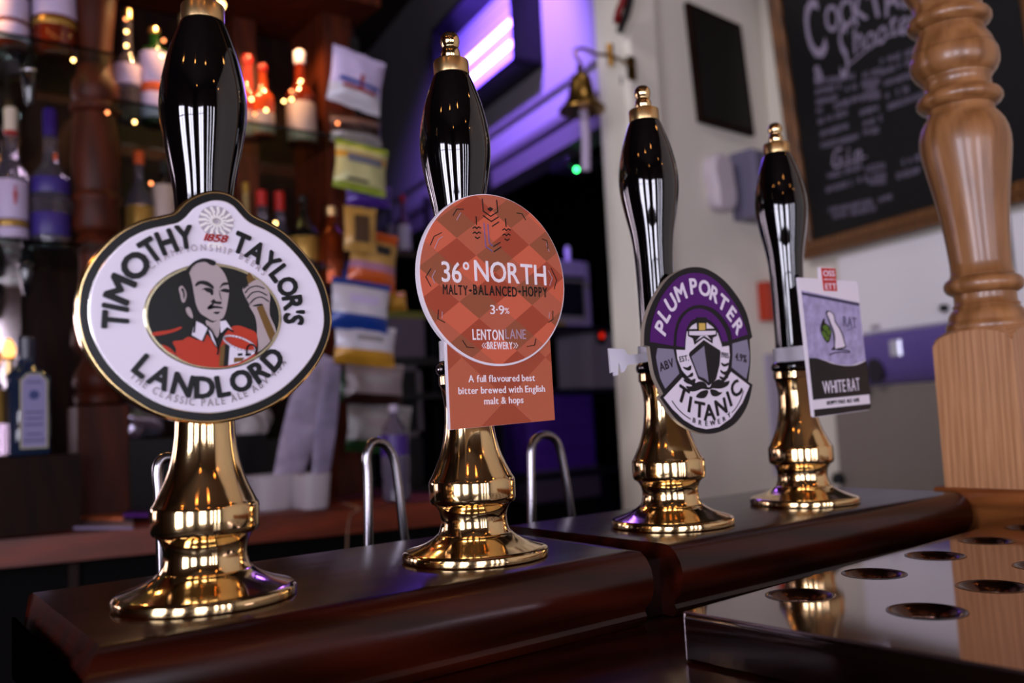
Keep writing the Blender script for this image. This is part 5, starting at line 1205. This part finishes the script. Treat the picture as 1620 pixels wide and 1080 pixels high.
obj('chalk_underline', stroke(CB, [cbp(*p) for p in ((325, 262), (400, 200), (480, 150), (600, 100))], .006, .006, .0085), CH, cbE)
chtxt([('G', 266, 648, .08, .062, .8, .3), ('i', 312, 640, .08, .062, .8, .3), ('n', 352, 628, .08, .062, .9, .3)], CH, .0)
obj('chalk_underline', stroke(CB, [cbp(*p) for p in ((290, 672), (395, 636))], .004, .006, .0085), CH, cbE)
# illegible handwritten rows: short chalk strokes
rr = random.Random(11)
def scrawl(x0, y0, x1, y1, h):
    a, b = Vector(cbp(x0, y0)), Vector(cbp(x1, y1)); L_ = (b - a).length; t = (b - a).normalized(); nn = Vector((-t.y, t.x)); x = 0; out = []
    while x < L_:
        if rr.random() < .14: x += h * .8; continue
        k = rr.choice((0, 1, 2, 3)); w_ = h * rr.uniform(.35, .6); p = a + t * x
        if k == 0: out.append(stroke(CB, [tuple(p), tuple(p + nn * h), tuple(p + t * w_ + nn * h * .5)], .0042, .006, .0082))
        elif k == 1: out.append(stroke(CB, [tuple(p + nn * h), tuple(p), tuple(p + t * w_), tuple(p + t * w_ + nn * h)], .0042, .006, .0082))
        elif k == 2: out.append(stroke(CB, [tuple(p), tuple(p + t * w_ * .5 + nn * h), tuple(p + t * w_)], .0042, .006, .0082))
        else: out.append(stroke(CB, [tuple(p + nn * h), tuple(p + nn * h + t * w_), tuple(p + nn * h * .5), tuple(p + t * w_), tuple(p)], .0042, .006, .0082))
        x += w_ + h * .32
    return join(*out)
rows = [(185,345,345,320), (370,322,445,300), (188,385,290,360), (310,372,355,362), (375,352,440,340), (192,425,280,405), (298,428,440,385), (375,372,440,358), (195,462,330,425), (375,412,440,400), (200,505,330,462), (370,470,440,448), (210,555,320,520), (385,515,455,490), (212,602,380,560), (385,550,460,535),
        (455,262,600,215), (455,305,575,262), (470,350,570,318), (475,400,570,370), (485,445,625,398), (228,728,372,690), (395,700,470,682), (232,782,335,752), (360,742,472,722), (405,750,470,745), (515,680,610,650), (520,728,620,698), (245,865,410,830), (262,890,430,855), (448,825,500,808)]
for r_ in rows: obj('chalk_row', scrawl(*r_, .017), CHD, cbE)['kind'] = 'stuff'
# white board panel below the chalkboard
wq = [WB.uv(*p) for p in ((1322, 420), (1480, 380), (1500, 520), (1362, 532))]
wp = empty('white_wall_panel', tuple(WB.w(*wq[3], 0)), 'white wall cupboard front below the chalkboard', 'cupboard')
zt_, zb_ = .56, .325
obj('panel', layer(WB, [(.33, zb_), (1.35, zb_), (1.35, .60), (.33, .60)], .001, .02, .003), WALLW, wp)
lk = WB.uv(1393, 517)
obj('lock', layer(WB, [(lk[0] - .018, lk[1] - .007), (lk[0] + .018, lk[1] - .007), (lk[0] + .018, lk[1] + .007), (lk[0] - .018, lk[1] + .007)], .018, .024), GREY, wp)
dk = WB.uv(1505, 487)
obj('dark_knob', lathe([(-.012, .004), (-.006, .014), (.006, .014), (.012, .004)], tuple(WB.w(dk[0], dk[1], .03)), 14), BLK, wp, smooth=True)
# glossy violet band and metal splashback under it
vb = empty('violet_canopy', tuple(WB.w(.33, .17, 0)), 'glossy violet rounded canopy under the white cupboard', 'canopy')
pf = [(.001, .322), (.030, .322), (.045, .312), (.055, .295), (.060, .27), (.058, .24), (.050, .20), (.035, .165), (.015, .15), (.001, .148)]
n = len(pf); V = [WB.w(.22, z, d) for d, z in pf] + [WB.w(1.35, z, d) for d, z in pf]
obj('shell', (V, [(i, (i + 1) % n, n + (i + 1) % n, n + i) for i in range(n)] + [tuple(range(n)), tuple(range(n, 2 * n))]), mat('violet_gloss', (.36, .29, .56), .2, coat=.5), vb, smooth=True)
sb = WB.uv(1440, 548)
obj('steel_latch', layer(WB, [(sb[0] - .022, sb[1] - .03), (sb[0] + .022, sb[1] - .03), (sb[0] + .022, sb[1] + .022), (sb[0] - .022, sb[1] + .022)], .05, .068, .004), mat('latch_steel', (.86, .86, .92), .25, .6), vb)
s2 = WB.uv(1382, 603)
obj('steel_latch', layer(WB, [(s2[0] - .012, s2[1] - .04), (s2[0] + .012, s2[1] - .04), (s2[0] + .012, s2[1] + .03), (s2[0] - .012, s2[1] + .03)], .03, .056, .004), mat('latch_grey', (.45, .43, .5), .3, .6), vb)
s3 = WB.uv(1405, 585)
obj('recess', layer(WB, ellip(s3, .035, .04, n=20), .04, .060), mat('recess_dark', (.14, .12, .16), .4), vb)
tag(obj('splashback', slab_on(WB, .25, 1.5, -.55, .146, .001, .012), mat('splashback_steel', (.50, .46, .43), .5, .1)), 'dull brownish steel splashback behind the newel post', 'splashback')
tag(obj('small_dark_knob', lathe([(0, .02), (.012, .024), (.03, .02), (.04, .008)], tuple(WB.w(*WB.uv(1337, 764), .03)), 16), BLK, smooth=True), 'small dark knob low on the wall right of the rightmost pump', 'knob')
# round black frame at the top right corner
rf = WB.uv(1665, -30)
rm = empty('round_mirror', tuple(WB.w(rf[0], rf[1], 0)), 'large round black frame cut off by the top right corner', 'round frame')
def disc(pl, c, r0, r1, d0, d1, n=48): return layer(pl, ellip(c, r1, r1, n=n), d0, d1, .004)
obj('frame', layer(WB, ellip(WB.uv(1700, 10), .155, .30, n=48), .001, .03, .006), BLACKP, rm, smooth=True)
obj('brass_edge', layer(WB, ellip(WB.uv(1700, 10), .160, .306, n=48), .0005, .008), BRASS_S, rm)
tag(obj('hanging_cable', tube([WB.w(*WB.uv(1604, 340), .02), WB.w(*WB.uv(1607, 380), .02), WB.w(*WB.uv(1611, 430), .02), WB.w(*WB.uv(1613, 500), .02)], lambda t: .004 + .006 * t, 8), BLK, smooth=True), 'black vertical cable on the wall right of the newel post', 'cable')

# ================================================================== CUSTOMERS' SIDE: CEILING BULBS
BM = mat('warm_bulb', (1, .8, .5), .4, emis=(1, .66, .34), es=55)
for i, (x, y, z) in enumerate(BULBS):
    o = empty('ceiling_bulb', (x, y, CZ), 'warm round pendant bulb over the customers side, ' + ['nearest the back bar', 'second nearest the left windows', 'nearest above the camera', 'nearest the chalkboard wall', 'in the middle of the room', 'in the left window corner', 'nearest the front windows'][i], 'pendant lamp', 'pendant bulbs over the customers side')
    obj('flex', tube([(x, y, CZ - .001), (x, y, z + .05)], .004, 6), BLK, o)
    obj('glass_globe', lathe([(-.03, .004), (-.022, .021), (0, .03), (.022, .021), (.03, .012), (.05, .012)], (x, y, z), 16), BM, o, smooth=True)
